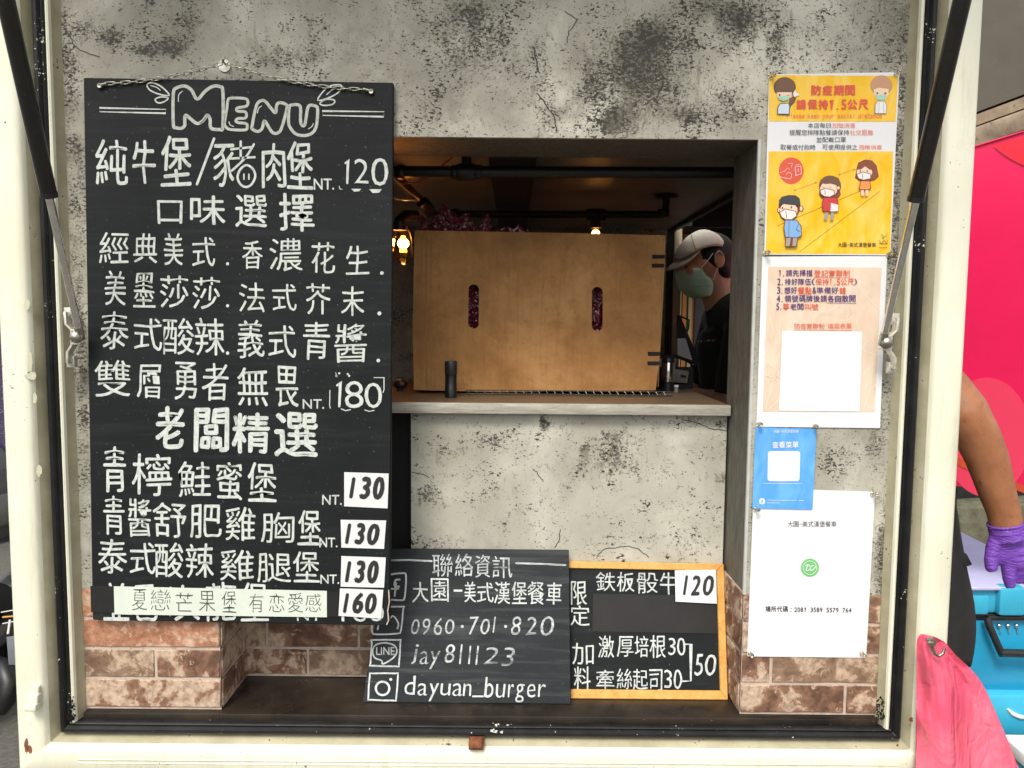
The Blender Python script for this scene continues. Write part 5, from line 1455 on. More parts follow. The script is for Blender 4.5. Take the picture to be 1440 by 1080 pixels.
# bulbs
def bulb(px, py, Y, label, sc=1.0, power=1.0):
    s = (1.27 + Y) / F * sc; p = at(px, py, Y)
    t = thing('light_bulb', p, label, 'light bulb', 'filament bulbs under the pipes')
    MB().lathe(p, [(6.0 * s, 0), (8.5 * s, -5 * s), (11.5 * s, -16 * s), (13.0 * s, -28 * s), (13.5 * s, -36 * s), (11.5 * s, -44 * s), (7 * s, -49 * s), (0, -51 * s)], 24).build('glass', M['amber_glass'], t, smooth=True)
    MB().lathe(p, [(0, 3 * s), (5.8 * s, 3 * s), (6.2 * s, 0), (6.0 * s, -4 * s), (0, -4 * s)], 20).build('screw_cap', M['steel'], t, smooth=True)
    f = MB()
    for a in range(4):
        x, y = math.cos(a * 1.57 + .4) * 2.6 * s, math.sin(a * 1.57 + .4) * 2.6 * s
        f.tube([p + Vector((x * .7, y * .7, -12 * s)), p + Vector((x * 1.4, y * 1.4, -34 * s))], .9 * s, 6)
    f.build('filament', M['filament'], t)
    l = bpy.data.lights.new('bulb_light', 'POINT'); l.energy = power; l.color = (1, .50, .18); l.shadow_soft_size = .012
    lo = bpy.data.objects.new('bulb_light', l); COL.objects.link(lo); lo.parent = t; lo.location = (0, 0, -22 * s)
bulb(567, 320, .42, 'glowing amber filament bulb between the menu board and the carton', 1.0, .45)
bulb(548, 318, .46, 'glowing amber bulb mostly hidden behind the menu board edge', 1.0, .25)
bulb(838, 316, Yq, 'glowing amber bulb behind the top edge of the carton', .55, .15)

# striped curtain behind the seller
YK = 2.2
cu = thing('striped_curtain', at(970, 480, YK), 'yellow and orange striped curtain hanging behind the seller', 'curtain')
xs = [(930, 'strip_yellow'), (960, 'strip_green'), (962.5, 'strip_yellow'), (967, 'strip_green'), (969.5, 'strip_yellow'), (971, 'strip_orange'), (977, 'dark')]
xs = [(925, 'strip_yellow'), (958, 'strip_green'), (960, 'strip_orange'), (967, 'strip_green'), (970, 'strip_yellow'), (974, 'strip_orange'), (978, 'strip_green')]
for i in range(len(xs) - 1):
    x0_, x1_ = xs[i][0], xs[i + 1][0]
    t0, t1 = at(x0_, 400, YK).x, at(x1_, 400, YK).x
    b_ = MB(); vs = []; n2 = 4
    for j in range(n2 + 1):
        x = t0 + (t1 - t0) * j / n2; yy = YK + .012 * math.sin(x * 90)
        vs += [(x, yy, at(940, 520, YK).z), (x, yy, at(940, 300, YK).z)]
    b_.add(vs, [(2 * j, 2 * j + 2, 2 * j + 3, 2 * j + 1) for j in range(n2)]).build('stripe', M[xs[i][1]], cu)
pan2('inner_panel', at(979, 400, 2.1).x, XW - .021, 2.1, 2.14, .44, Z_TOP + SO - .002, M['dark'])
pan2('view_blocker', at(936, 400, 2.0).x, at(979, 400, 2.1).x + .02, 2.06, 2.09, at(950, 312, 2.06).z, Z_TOP + SO - .004, M['dark'])

# ------------------------------------------------------------------ people
def remeshed(name, mb, mat, parent, voxel, smooth_it=6, loc=None):
    me = bpy.data.meshes.new(name); me.from_pydata(mb.v, [], mb.f)
    bm = bmesh.new(); bm.from_mesh(me); bmesh.ops.recalc_face_normals(bm, faces=bm.faces); bm.to_mesh(me); bm.free()
    o = bpy.data.objects.new(name, me); COL.objects.link(o)
    m = o.modifiers.new('r', 'REMESH'); m.mode = 'VOXEL'; m.voxel_size = voxel
    s_ = o.modifiers.new('s', 'SMOOTH'); s_.iterations = smooth_it; s_.factor = .5
    dg = bpy.context.evaluated_depsgraph_get(); dg.update()
    me2 = bpy.data.meshes.new_from_object(o.evaluated_get(dg)); bpy.data.objects.remove(o)
    me2.name = name; me2.materials.clear(); me2.materials.append(mat)
    for p in me2.polygons: p.use_smooth = True
    return link(name, me2, parent, loc)
# --- seller inside, in profile, looking down to the left
YS = 1.42; SS = (1.27 + YS) / F
def q_(px, py, dy=0.0): return at(px, py, YS) + Vector((0, dy, 0))
seller = thing('person', Vector((q_(1030, 480).x, YS, .44)), 'person inside the truck in beige cap, green face mask and black shirt, looking down', 'person')
hb = MB()
tilt = Matrix.Rotation(math.radians(-22), 3, 'Y')
hb.ball(q_(992, 366), (.093, .074, .088), 24, 16)
hb.ball(q_(976, 384), (.062, .058, .068), 20, 14, tilt)
hb.ball(q_(975, 402), (.036, .042, .034), 16, 12, tilt)
hb.ball(q_(959, 383), (.013, .012, .018), 12, 8)                      # nose
hb.ball(q_(957, 371), (.012, .045, .010), 12, 8)                      # brow
hb.ball(q_(969, 381, -.052), (.026, .012, .022), 12, 8)               # cheek
hb.tube([q_(1000, 385), q_(1012, 425), q_(1024, 465)], [.058, .056, .066], 18)
hb.tube([q_(1030, 450, -.16), q_(1030, 445, 0), q_(1030, 450, .16)], [.062, .085, .062], 18)
for sy in (-1, 1):
    hb.tube([q_(1030, 452, sy * .165), q_(1012, 530, sy * .19), q_(1008, 560, sy * .19)], [.058, .046, .044], 14)
    hb.tube([q_(1008, 560, sy * .19), q_(975, 556, sy * .15), q_(948, 549, sy * .09)], [.044, .036, .028], 14)
    hb.ball(q_(938, 549, sy * .08), (.040, .022, .032), 12, 8)
hb.tube([q_(1034, 470), q_(1045, 560), q_(1048, 640), q_(1046, 720)], [.13, .13, .12, .14], 22)
for sy in (-1, 1):
    hb.tube([q_(1046, 715, sy * .08), q_(1040, 800, sy * .09), Vector((q_(1045, 500).x, YS + sy * .09, .52))], [.085, .062, .045], 16)
    hb.ball(Vector((q_(1030, 500).x, YS + sy * .09, .475)), (.12, .045, .04), 14, 8)
body = remeshed('body', hb, M['skin'], seller, .0065, 5)
# ear
eb = MB(); eb.ball(q_(1003, 366, -.074), (.019, .008, .031), 14, 10, Matrix.Rotation(math.radians(-12), 3, 'Y'))
er = eb.build('ear', M['skin'], seller, smooth=True)
eh = MB(); eh.tube([q_(998, 372, -.0815), q_(997, 362, -.0825), q_(1002, 356, -.0825), q_(1008, 361, -.0815), q_(1006, 371, -.0815), q_(1001, 377, -.0805)], .0028, 8); eh.build('ear_rim', M['skin'], er, smooth=True)
eye = MB(); eye.ball(q_(962, 377, -.050), (.008, .006, .0045), 10, 6); eye.build('eye', M['hair'], seller, smooth=True)
# hair: back and sides under the cap
hr = MB()
hr.ball(q_(999, 360), (.088, .080, .082), 24, 16)
hr.ball(q_(1012, 377), (.045, .070, .055), 18, 12)
hr.ball(q_(987, 359), (.040, .079, .028), 16, 10)
hr.ball(q_(982, 366, 0), (.010, .077, .022), 12, 8)
remeshed('hair', hr, M['hair'], seller, .006, 3)
# cap: crown profile lofted front to back along the photo outline
def cap_crown():
    top = [(949, 362), (953, 349), (960, 339), (970, 329), (984, 322), (995, 323), (1006, 329), (1016, 337), (1017, 351)]
    bot = [(949, 366), (955, 365), (963, 361), (972, 356), (984, 351), (995, 349), (1006, 349), (1015, 351), (1017, 353)]
    wd = [.03, .060, .072, .080, .084, .084, .078, .060, .030]
    vs, fs = [], []; K = 14
    for (tx, ty), (bx, by), w in zip(top, bot, wd):
        T, B_ = q_(tx, ty), q_(bx, by)
        for k in range(K + 1):
            a = math.pi * k / K
            h = math.sin(a) ** .75
            vs.append(B_.lerp(T, h) + Vector((0, -math.cos(a) * w, 0)))
    for i in range(len(top) - 1):
        for k in range(K): fs.append((i * (K + 1) + k, i * (K + 1) + k + 1, (i + 1) * (K + 1) + k + 1, (i + 1) * (K + 1) + k))
    return MB().add(vs, fs)
cp = cap_crown().build('cap', M['cap'], seller, smooth=True, subsurf=1)
so_ = cp.modifiers.new('t', 'SOLIDIFY'); so_.thickness = .002
br = MB(); vs, fs = [], []
mid = [(979, 352), (968, 364), (958, 373), (948, 378), (938, 380)]
hw = [.078, .080, .074, .058, .018]
K = 12
for (x, y), w in zip(mid, hw):
    for k in range(K + 1):
        u = -1 + 2 * k / K
        vs.append(q_(x, y) + Vector((0, u * w, .026 * (1 - u * u) * (1 if x > 940 else .3))))
for i in range(len(mid) - 1):
    for k in range(K): fs.append((i * (K + 1) + k, i * (K + 1) + k + 1, (i + 1) * (K + 1) + k + 1, (i + 1) * (K + 1) + k))
bo = br.add(vs, fs).build('brim', M['cap'], cp, smooth=True, subsurf=1)
so_ = bo.modifiers.new('t', 'SOLIDIFY'); so_.thickness = .003
sm = MB(); sm.tube([q_(966, 333, -.062), q_(968, 345, -.076), q_(971, 354, -.080)], .0011, 6); sm.build('seam', M['carton_edge'], cp)
MB().ball(q_(1007, 349, -.073), .0028, 8, 6).build('buckle', M['steel'], cp, smooth=True)
# mask
mk = MB(); vs, fs = [], []
pleats = []
rowsm = [((949, 383), (979, 377), .020), ((949, 391), (986, 390), .038), ((951, 400), (996, 396), .046), ((956, 409), (996, 405), .046), ((965, 416), (994, 414), .040), ((975, 420), (992, 417), .030)]
K = 12
for (fx, fy), (bx, by), w in rowsm:
    Fp, Bp = q_(fx, fy), q_(bx, by)
    for k in range(K + 1):
        a = math.pi * k / K                                      # from near cheek round the front to the far cheek
        fr = math.sin(a) ** .8
        yy = -math.cos(a) * (.066)
        vs.append(Bp.lerp(Fp, fr) + Vector((0, yy, 0)) + noise.noise_vector(Vector((a * 2, fy * .2, 2))) * .0025)
for i in range(len(rowsm) - 1):
    for k in range(K): fs.append((i * (K + 1) + k, i * (K + 1) + k + 1, (i + 1) * (K + 1) + k + 1, (i + 1) * (K + 1) + k))
mo = mk.add(vs, fs).build('mask', M['mask'], seller, smooth=True, subsurf=1)
for pts in ([(955, 391, -.050), (970, 392, -.066), (985, 394, -.070)], [(957, 400, -.050), (972, 402, -.067), (994, 402, -.070)], [(979, 377, -.069), (984, 388, -.071), (995, 395, -.070)]):
    MB().tube([q_(*p) for p in pts], .0012, 6).build('pleat', M['mask'], mo, smooth=True)
so_ = mo.modifiers.new('t', 'SOLIDIFY'); so_.thickness = .0015
MB().tube([q_(980, 378, -.068), q_(988, 368, -.078), q_(994, 359, -.082)], .0013, 6).build('ear_loop', M['white'], mo)
MB().tube([q_(996, 395, -.068), q_(999, 385, -.074), q_(1002, 376, -.080)], .0013, 6).build('ear_loop', M['white'], mo)
# shirt
sh = MB()
sh.tube([q_(1012, 424), q_(1018, 434), q_(1026, 452)], [.062, .068, .085], 20)
sh.tube([q_(1030, 451, -.17), q_(1030, 444, 0), q_(1030, 451, .17)], [.068, .094, .068], 18)
sh.tube([q_(1030, 455), q_(1036, 480), q_(1045, 560), q_(1048, 640), q_(1046, 730)], [.11, .14, .142, .13, .15], 24)
for sy in (-1, 1): sh.tube([q_(1030, 453, sy * .165), q_(1014, 515, sy * .19), q_(1008, 548, sy * .19)], [.068, .062, .060], 16)
remeshed('shirt', sh, M['shirt'], seller, .008, 4)
# small bare forearm catching light
tr_ = MB()
for sy in (-1, 1): tr_.tube([q_(1046, 725, sy * .08), q_(1040, 800, sy * .09), Vector((q_(1045, 500).x, YS + sy * .09, .55))], [.098, .078, .062], 16)
remeshed('trousers', tr_, M['shirt'], seller, .009, 3)

# --- helper outside, right of the van: arm reaching down, purple glove, black apron
YH = .34; SH = (1.27 + YH) / F
def w_(px, py, dy=0.0): return at(px, py, YH) + Vector((0, dy, 0))
helper = thing('person', Vector((w_(1290, 700).x + .02, YH, 0)), 'person outside in black apron, bare arm with purple glove reaching down beside the truck', 'person')
gx = w_(1300, 700).x
hb = MB()
sh_c = Vector((gx - .03 + .02, YH + .0, w_(1300, 470).z))
def G_(px, py, dy=-.11): return at(px, py, YH + dy)
hb.tube([G_(1286, 510, -.02), G_(1330, 552, -.09), G_(1354, 580, -.11), G_(1370, 606, -.11)], [.054, .050, .047, .042], 20)
hb.tube([G_(1352, 578, -.11), G_(1371, 606, -.11), G_(1388, 645, -.11), G_(1402, 692, -.11), G_(1412, 722, -.11), G_(1416, 748, -.11)], [.044, .042, .0385, .0335, .0305, .030], 24)
hb.ball(G_(1424, 768, -.11), (.034, .014, .036), 14, 10)
hb.tube([w_(1318, 500, .36), w_(1360, 580, .40), w_(1400, 660, .42), w_(1420, 700, .42)], [.056, .048, .036, .03], 18)
hb.ball(w_(1426, 715, .42), (.035, .018, .045), 12, 8)
hb.tube([w_(1288, 500, -.02), w_(1312, 480, .16), w_(1318, 498, .36)], [.062, .075, .062], 20)
hb.tube([w_(1312, 480, .17), w_(1316, 520, .17), w_(1306, 640, .17), w_(1300, 780, .17), w_(1300, 860, .17)], [.08, .115, .11, .105, .115], 24)
hb.tube([w_(1314, 485, .17), w_(1322, 430, .17)], [.055, .052], 18)
hb.ball(w_(1332, 385, .17), (.088, .075, .11), 22, 16)
hb.ball(w_(1345, 410, .17), (.055, .05, .05), 16, 12); hb.ball(w_(1394, 395, .17), (.02, .014, .02), 10, 8) if False else None
hb.ball(w_(1389 - 0, 393, .17) - Vector((.0, 0, 0)), (.016, .012, .018), 10, 8) if False else None
for sy in (.07, .27):
    hb.tube([w_(1300, 850, sy), Vector((gx + .02, YH + sy, .48)), Vector((gx, YH + sy, .08))], [.088, .06, .042], 16)
    hb.ball(Vector((gx + .05, YH + sy, .045)), (.13, .048, .042), 14, 8)
remeshed('body', hb, M['skin_arm'], helper, .007, 5)
hh = MB(); hh.ball(w_(1326, 372, .17), (.094, .084, .095), 20, 14); remeshed('hair', hh, M['hair'], helper, .01, 2)
ss_ = MB()
ss_.tube([G_(1284, 506, -.02), G_(1296, 520, -.05)], [.068, .066], 18)
ss_.tube([w_(1286, 508, -.02), w_(1312, 484, .16), w_(1318, 500, .36)], [.07, .085, .07], 20)
ss_.tube([w_(1318, 500, .36), w_(1338, 540, .38)], [.068, .066], 18)
ss_.tube([w_(1314, 495, .17), w_(1316, 530, .17), w_(1306, 640, .17), w_(1300, 780, .17), w_(1300, 860, .17)], [.10, .124, .118, .114, .124], 24)
remeshed('shirt', ss_, M['shirt'], helper, .009, 4)
tt_ = MB()
for sy in (.07, .27): tt_.tube([w_(1300, 850, sy), Vector((gx + .02, YH + sy, .48)), Vector((gx, YH + sy, .10))], [.10, .075, .062], 16)
remeshed('trousers', tt_, M['shirt'], helper, .01, 3)
# apron front hanging on the right side of the body, edge seen past the frame
ap = MB(); vs, fs = [], []
prof = [(640, 1338, 1300), (700, 1344, 1296), (745, 1350, 1290), (782, 1357, 1288), (800, 1360, 1286), (850, 1372, 1284), (890, 1374, 1284), (918, 1370, 1286), (938, 1366, 1288)]
for i, (y, xr_, xl_) in enumerate(prof):
    for k in range(9):
        u = k / 8
        vs.append(G_(xl_ + (xr_ - xl_) * math.sin(u * math.pi / 2), y, -.10 + .06 * u * u - .01 * math.sin(u * 9 + i * .4)))
for i in range(len(prof) - 1):
    for k in range(8): fs.append((i * 9 + k, i * 9 + k + 1, (i + 1) * 9 + k + 1, (i + 1) * 9 + k))
ao = ap.add(vs, fs).build('apron', M['apron'], helper, smooth=True, subsurf=1)
so_ = ao.modifiers.new('t', 'SOLIDIFY'); so_.thickness = .004
kt = MB(); kt.slab([G_(1346, 782, -.07), G_(1360, 778, -.07), G_(1369, 795, -.07), G_(1348, 801, -.07)], (0, 1, 0), .03); kt.build('apron_tie', M['apron'], ao, bevel=.004)
# glove
gl = MB()
def G(px, py, dy=-.11): return at(px, py, YH + dy)
gl.tube([G(1414, 737), G(1417, 748), G(1419, 757)], [.0325, .0325, .034], 22)
gl.ball(G(1424, 772), (.044, .019, .040), 18, 12); gl.ball(G(1432, 782), (.038, .018, .030), 16, 10); gl.ball(G(1409, 762), (.024, .018, .030), 14, 10)
gl.tube([G(1404, 756), G(1397, 772), G(1393.5, 788), G(1394, 799), G(1395, 803)], [.0165, .0145, .0125, .0115, .009], 14)
gl.tube([G(1417, 780), G(1417.5, 798), G(1419, 814), G(1421, 826)], [.0150, .0130, .0118, .0092], 14)
gl.tube([G(1430, 785), G(1432, 800, -.105), G(1431, 813, -.10), G(1430, 820, -.10)], [.0150, .0130, .0118, .0092], 14)
gl.tube([G(1443, 785), G(1446, 801, -.105), G(1445, 815, -.10), G(1443, 822, -.10)], [.0145, .0125, .0112, .009], 14)
gl.tube([G(1455, 780), G(1459, 793, -.105), G(1459, 804, -.10), G(1458, 810, -.10)], [.0125, .011, .010, .008], 14)
remeshed('glove', gl, M['glove'], helper, .0028, 4)
cf = MB(); cf.tube([G(1413.5, 734.5), G(1414, 737.5)], [.0325, .0332], 24, cap=False); cf.tube([G(1416, 744.5), G(1416.3, 746)], [.0330, .0328], 24, cap=False)
c_o = cf.build('glove_cuff', M['glove'], helper, smooth=True); so_ = c_o.modifiers.new('t', 'SOLIDIFY'); so_.thickness = .002; tag(c_o, kind='stuff')

# ------------------------------------------------------------------ pink sheet on a hook
ph = thing('coat_hook', at(1308, 900, -.080), 'small brass hook screwed to the cream frame at lower right', 'hook')
PH = -.062
MB().slab([at(x, y, -.088) for x, y in ((1303, 899), (1312, 896), (1318, 903), (1313, 912), (1307, 908))], (0, 1, 0), .003).build('plate', M['steel'], ph, bevel=.0008)
MB().tube([at(1307, 903, -.0885), at(1306.5, 903, -.040)], .0022, 10).build('shank', M['steel'], ph, smooth=True)
MB().tube([at(x, y, -.094) for x, y in ((1310, 903), (1311, 911), (1314, 919), (1320, 922.5), (1326, 919), (1328.5, 911))], [.003, .003, .0028, .0028, .0026, .0020], 12).build('hook', M['steel'], ph, smooth=True)
ps_ = MB(); vs, fs = [], []
L_ = [(892, 1296, 1318), (896, 1291, 1326), (905, 1289, 1332), (920, 1289, 1341), (938, 1289, 1364), (960, 1289, 1382), (985, 1288.5, 1393), (1010, 1288, 1404), (1040, 1288, 1417), (1080, 1287, 1433), (1160, 1287, 1462), (1300, 1290, 1510), (1450, 1296, 1530)]
NU = 46
for i, (y, a_, b_) in enumerate(L_):
    v = i / (len(L_) - 1); amp = min(1, .12 + v * 2.2)
    for k in range(NU + 1):
        u = k / NU
        x = a_ + (b_ - a_) * u
        yy = -.064 + .024 * math.sin(u * math.pi) * -min(1, .4 + v) + amp * (.012 * math.sin(u * 8 + .6 + v * 3) + .004 * math.sin(u * 19 + v * 4) * (1 - v * .6)) + (.09 * max(0, u - .35)) * min(1, v * 4)
        yy += noise.noise(Vector((u * 4, v * 16, 3))) * .016 * amp + noise.noise(Vector((u * 13, v * 42, 8))) * .005 * amp
        if x < 1350: yy = min(yy, -.050)
        yj = y + (6 * u * u if i < 2 else 0) + .0
        vs.append(at(x, yj, yy))
for i in range(len(L_) - 1):
    for k in range(NU): fs.append((i * (NU + 1) + k, i * (NU + 1) + k + 1, (i + 1) * (NU + 1) + k + 1, (i + 1) * (NU + 1) + k))
pk = ps_.add(vs, fs).build('plastic_sheet', M['pink'], None, smooth=True, subsurf=1)
so_ = pk.modifiers.new('t', 'SOLIDIFY'); so_.thickness = .001
tag(pk, 'shiny pink plastic sheet gathered on a hook and hanging beside the truck', 'plastic sheet')

# ------------------------------------------------------------------ magenta banner
bn = thing('banner', at(1420, 690, 1.45), 'bright magenta banner with red circles stretched behind the helper', 'banner')
nb = (at(1480, 430, 1.3) - at(1330, 430, 1.6)).normalized()
PBn = Plane(at(1340, 430, 1.6), Vector((0, 0, 1)).cross(nb))
MB().slab([PBn.at(*p) for p in ((1320, 222), (1700, 105), (1700, 705), (1320, 682))], -PBn.n, .01).build('panel', M['banner'], bn)
k = Ink(PBn, .004)
cx_, cy_, r_ = 1500, 90, 155; tl_ = lambda x: 226 - .308 * (x - 1320)
pp = [(cx_ + r_ * math.cos(a), cy_ + r_ * math.sin(a)) for a in [math.radians(d) for d in range(0, 181, 4)]]
pp = [p for p in pp if p[1] > tl_(p[0])]
k.poly(pp); k.build('circle_print', M['banner_red'], bn)
k = Ink(PBn, .003); k.disc(1388, 615, 62, 84, 40); k.build('circle_print', M['banner_light'], bn)
k = Ink(PBn, .005); k.line([(1336, 643), (1360, 655), (1400, 672), (1470, 700)], 10, False, 4); k.build('stripe_print', simple('banner_orange', (.62, .08, .03), .5), bn)
MB().tube([PBn.at(1318, 222, .004), PBn.at(1700, 105, .004)], .003, 8).build('top_hem', M['banner_light'], bn)
for x in (1340, 1690):
    g_ = PBn.at(x, 700, -.03); MB().tube([Vector((g_.x, g_.y, 0)), Vector((g_.x, g_.y, PBn.at(x, 230).z))], .014, 12).build('pole', M['black_metal'], bn, smooth=True)

# overhead structure at top right
cz = thing('concrete_canopy', Vector((2.2, 3.2, 0)), 'grey concrete canopy with tan beam above the banner', 'building')
ZP = PY(1.9)
def zpl(pts, th, mat, name, Y=1.9, bevel=0): 
    return MB().slab([at(x, y, Y) for x, y in pts], (0, 1, 0), th).build(name, mat, cz, bevel=bevel)
zpl([(1300, -500), (2300, -900), (2300, -190), (1300, 185)], .25, M['soffit'], 'fascia', 2.0)
zpl([(1300, 188), (2300, -182), (2300, -160), (1300, 203)], .3, M['beam'], 'beam', 1.93)
zpl([(1300, 205), (2300, -158), (2300, -120), (1300, 232)], .2, M['beam'], 'lower_beam', 1.86, .006)
zpl([(1300, 234), (2300, -118), (2300, -60), (1300, 262)], .2, M['dark'], 'shadow_gap', 1.95)
pan2('post', 3.2, 3.5, 2.0, 2.3, 0, 3.2, M['soffit'], cz)
pan2('rear_wall', 1.0, 9.0, 5.6, 5.8, 0, 5, M['wall_far'], cz)

# kerb block, cyan cooler with lavender lid top
kb = MB(); YR = 3.1
kb.slab([at(x, y, YR) for x, y in ((1310, 716), (1620, 700), (1620, 830), (1310, 820))], (0, 1, 0), .5)
ko = kb.build('concrete_block', M['kerb'], None, bevel=.02); tag(ko, 'mossy grey concrete block behind the cyan cooler', 'concrete block')
# let it reach the ground
z0k = at(1400, 820, YR).z
bgb = MB().slab([at(x, y, 3.3) for x, y in ((1300, 672), (1640, 672), (1640, 742), (1300, 742))], (0, 1, 0), .3).build('rubbish_sacks', M['black_plastic'], None, bevel=.03)
tag(bgb, 'heap of black sacks on the concrete block under the banner', 'sacks')
YO = 1.52
def o_(px, py, Y=YO): return at(px, py, Y)
co = thing('cooler', o_(1450, 1060), 'bright cyan plastic cooler box with black handle on the ground beyond the pink sheet', 'cooler')
XA, XB_ = o_(1352, 900).x, o_(1352, 900).x + .72
zt1, zt2, zt3, zt4 = o_(1400, 824).z, o_(1400, 863).z, o_(1400, 871).z, o_(1400, 976).z
def cb_(name, x0, x1, y0, y1, z0, z1, mat, bevel=.008): return pan2(name, x0, x1, y0, y1, z0, z1, mat, co, bevel)
lid = cb_('lid', XA - .02, XB_, YO - .01, YO + .50, zt2 + .001, zt1, M['cooler_light'], .02)
zl_ = zt1 + .005
def onz(px, py, z):
    d = ray(px, py); t = (z - CAM.z) / d.z; return CAM + d * t
MB().slab([onz(x, y, zl_) for x, y in ((1300, 826), (1500, 826), (1500, 800), (1420, 782), (1352, 748), (1300, 735))], (0, 0, -1), .012).build('lid_top', M['lavender'], co, bevel=.003)  # flat lid top in a paler lavender tone than the cyan parts
cb_('lid_rib', o_(1397, 850).x, o_(1435, 850).x, YO - .035, YO + .02, zt2 + .003, zt1 + .006, M['cooler_light'], .012)
cb_('lid_rib', o_(1362, 850).x, o_(1386, 850).x, YO - .022, YO + .05, zt2 + .003, zt1 - .03, M['cooler_light'], .008)
cb_('gasket', XA, XB_ - .01, YO - .004, YO + .40, zt3, zt2, M['black_plastic'], .003)
cb_('gasket_step', o_(1385, 870).x, XB_ - .01, YO - .022, YO, zt3 + .004, zt2 - .002, M['black_plastic'], .003)
cb_('body', XA + .005, XB_ - .01, YO, YO + .40, zt4, zt3 - .001, M['cooler'], .012)
zf = o_(1400, 1036, YO - .04).z; zg = o_(1400, 977, YO - .04).z
cb_('groove_shade', XA + .008, XB_ - .012, YO + .012, YO + .39, zg + .0005, zt4 - .0005 + .004, M['black_plastic'], .0)  # black filler stands for the shadow in this groove
cb_('lower_body', XA - .01, XB_, YO - .04, YO + .40, zf + .001, zg, M['cooler_light'], .014)
cb_('dark_rim', XA - .0, XB_ - .005, YO - .035, YO + .395, zf - .02, zf, M['black_plastic'], .002)
cb_('base', XA + .0, XB_ - .02, YO - .03, YO + .38, .001, zf - .021, M['cooler'], .01)
MB().tube([o_(1417, 997, YO - .042), o_(1423, 1003, YO - .042), o_(1433, 1008, YO - .042), o_(1462, 1011, YO - .042)], [.004, .008, .008, .006], 10).build('grip_recess', M['print_white'], co, smooth=True)
hd = MB()
hd.tube([o_(1388, 869, YO - .03), o_(1391, 880, YO - .04), o_(1407, 916, YO - .05)], .013, 12)
hd.tube([o_(1406, 918, YO - .05), o_(1480, 920, YO - .05)], .015, 12)
hd.tube([o_(1480, 920, YO - .05), o_(1498, 869, YO - .03)], .013, 12)
ho = hd.build('handle', M['black_plastic'], co, smooth=True); tag(ho)
for x in (1405, 1417.5, 1429.5):
    b_ = MB().ball(o_(x, 880, YO - .006), (.008, .006, .008), 12, 8); b_.tube([o_(x + 1, 882, YO - .003), o_(x + 1.5, 891, YO - .003)], .003, 6)
    b_.build('rivet', M['chrome'], co, smooth=True)
tb = thing('crate', Vector((o_(1470, 1062, YO - .2).x, YO - .2, 0)), 'low white crate with cyan band at the foot of the cooler', 'crate')
xx = o_(1427, 1062, YO - .2).x
zz = o_(1430, 1048, YO - .2).z
pan2('side', xx, xx + .4, YO - .27, YO - .13, .0, zz - .05, M['cooler_light'], tb, .01); pan2('rim', xx - .006, xx + .406, YO - .276, YO - .124, zz - .048, zz, M['print_white'], tb, .008)

# ------------------------------------------------------------------ left side: scooters behind the frame edge
sc = thing('scooter', Vector((at(-60, 900, 1.8).x, 2.0, 0)), 'black parked scooter with grey plate, just left of the truck frame', 'scooter')
X0 = at(-20, 800, 1.7).x
def S_(px, py, Y=1.7): return at(px, py, Y)
def wheel(name, cx, cy, r, parent):
    o = MB().lathe((cx - .055, cy, r + .002), [(r * .55, .0), (r * .8, -.005), (r * .95, .012), (r, .035), (r, .075), (r * .95, .098), (r * .8, .115), (r * .55, .11)], 36, (1, 0, 0)).build(name, M['tyre'], parent, smooth=True)
    return o
wx = S_(-12, 850).x
w1 = wheel('wheel', wx, 1.62, .26, sc); MB().lathe((wx - .04, 1.62, .262), [(0, .0), (.05, .0), (.06, .02), (.14, .03), (.145, .05), (.06, .06), (0, .08)], 20, (1, 0, 0)).build('rim', M['chrome'], w1, smooth=True)
w2 = wheel('wheel', wx, 2.85, .26, sc)
# tread ribs that catch the light
tg = MB()
for i in range(9):
    a = math.radians(20 + i * 9)
    for dx_ in (-.02, .015, .045):
        c = Vector((wx + dx_, 1.62 - math.cos(a) * .263, .262 + math.sin(a) * .263)); tg.box(c, (.022, .006, .014), Matrix.Rotation(-a, 3, 'X'))
tag(tg.build('tread_block', M['scooter_grey'], w1), kind='stuff')
bd = MB()
bd.ball((wx, 1.78, .78), (.17, .32, .13), 20, 12); bd.ball((wx, 2.25, .66), (.17, .40, .16), 20, 12); bd.tube([(wx, 2.6, .4), (wx, 2.72, .75), (wx, 2.78, 1.0)], [.13, .12, .09], 16)
bd.tube([(wx, 1.9, .36), (wx, 2.6, .34)], [.14, .14], 16); bd.tube([(wx, 1.62, .27), (wx, 2.0, .38)], [.05, .09], 12)
remeshed('body', bd, M['scooter_grey'], sc, .014, 4)
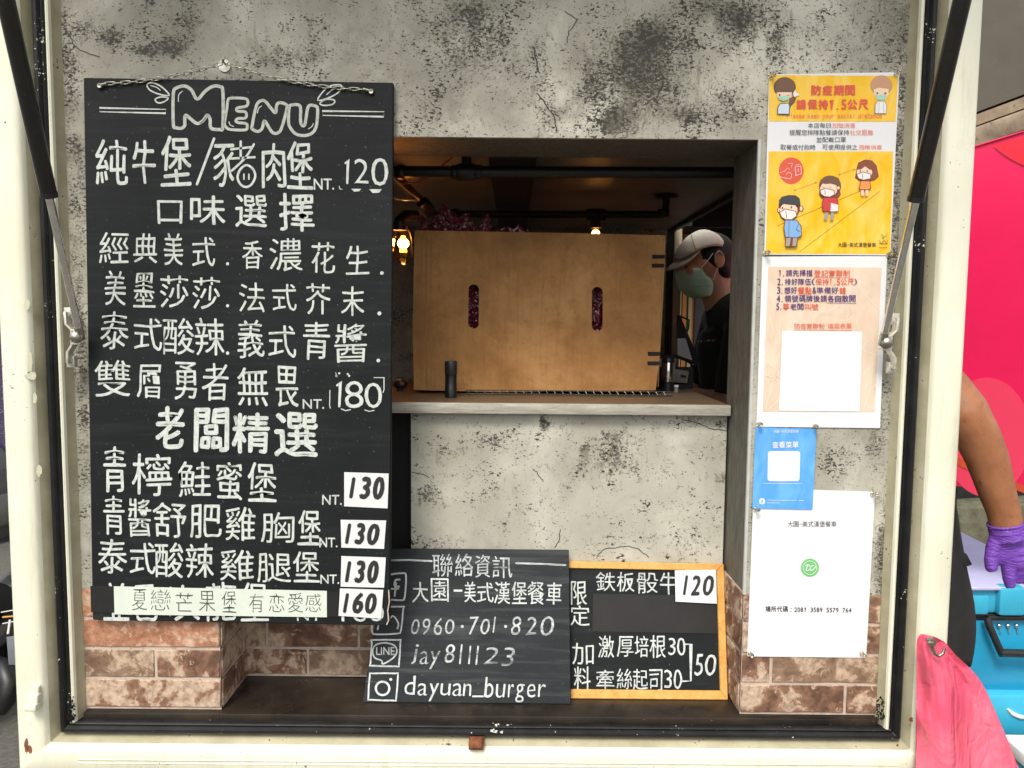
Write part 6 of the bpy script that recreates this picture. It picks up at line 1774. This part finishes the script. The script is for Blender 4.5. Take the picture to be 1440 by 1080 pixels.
MB().ball((wx, 2.0, .86), (.15, .48, .07), 20, 10).build('seat', M['black_plastic'], sc, smooth=True)
bd = MB(); bd.tube([(wx - .3, 2.78, 1.08), (wx, 2.84, 1.03), (wx + .3, 2.78, 1.08)], .016, 10); bd.build('handlebar', M['black_metal'], sc, smooth=True)
pt = MB(); pt.slab([S_(x, y, 1.30) for x, y in ((9, 896), (24, 894), (24, 935), (12, 935))], (0, 1, 0), .003); pt.build('number_plate', M['plate'], sc, bevel=.001)
MB().tube([S_(4, 868, 1.42), S_(24, 866, 1.42)], .004, 8).build('rack_bar', M['copper'], sc); MB().tube([S_(2, 861, 1.44), S_(24, 857, 1.44)], .003, 8).build('rack_bar', M['chrome'], sc); MB().tube([S_(4, 877, 1.40), S_(24, 873, 1.40)], .003, 8).build('rack_bar', M['chrome'], sc)
MB().tube([S_(14, 872, 1.38), S_(11, 892, 1.34)], .004, 8).build('stay_rod', M['chrome'], sc)
MB().tube([S_(2, 1000, 1.3), S_(10, 985, 1.3), S_(14, 960, 1.32), S_(5, 940, 1.35), S_(-20, 930, 1.4)], [.02, .03, .034, .035, .03], 12).build('exhaust', M['black_metal'], sc, smooth=True)
# cloth covered scooter behind
vs, fs = [], []
pc = MB()
for j in range(9):
    for i in range(13):
        u, v = i / 12, j / 8
        x = S_(-140 + 190 * u, 500, 3.4).x; z = 1.46 - .62 * v + .02 * math.sin(u * 20) - .25 * (2 * abs(u - .5)) ** 3
        vs.append((x, 3.4 - .10 * v + .03 * math.sin(u * 26 + v * 2), z))
for j in range(8):
    for i in range(12): a = j * 13 + i; fs.append((a, a + 1, a + 14, a + 13))
pco = pc.add(vs, fs).build('cloth_cover', M['purple_cloth'], None, smooth=True, subsurf=1)
so_ = pco.modifiers.new('t', 'SOLIDIFY'); so_.thickness = .004
tag(pco, 'dark purple dotted cloth draped behind the black scooter', 'cloth')
wf = MB().box((-4.5, 6.2, 2.5), (7.0, .3, 5.0)).build('shop_wall', M['wall_far']); tag(wf, 'dark shop wall far behind the parked scooter', 'building')
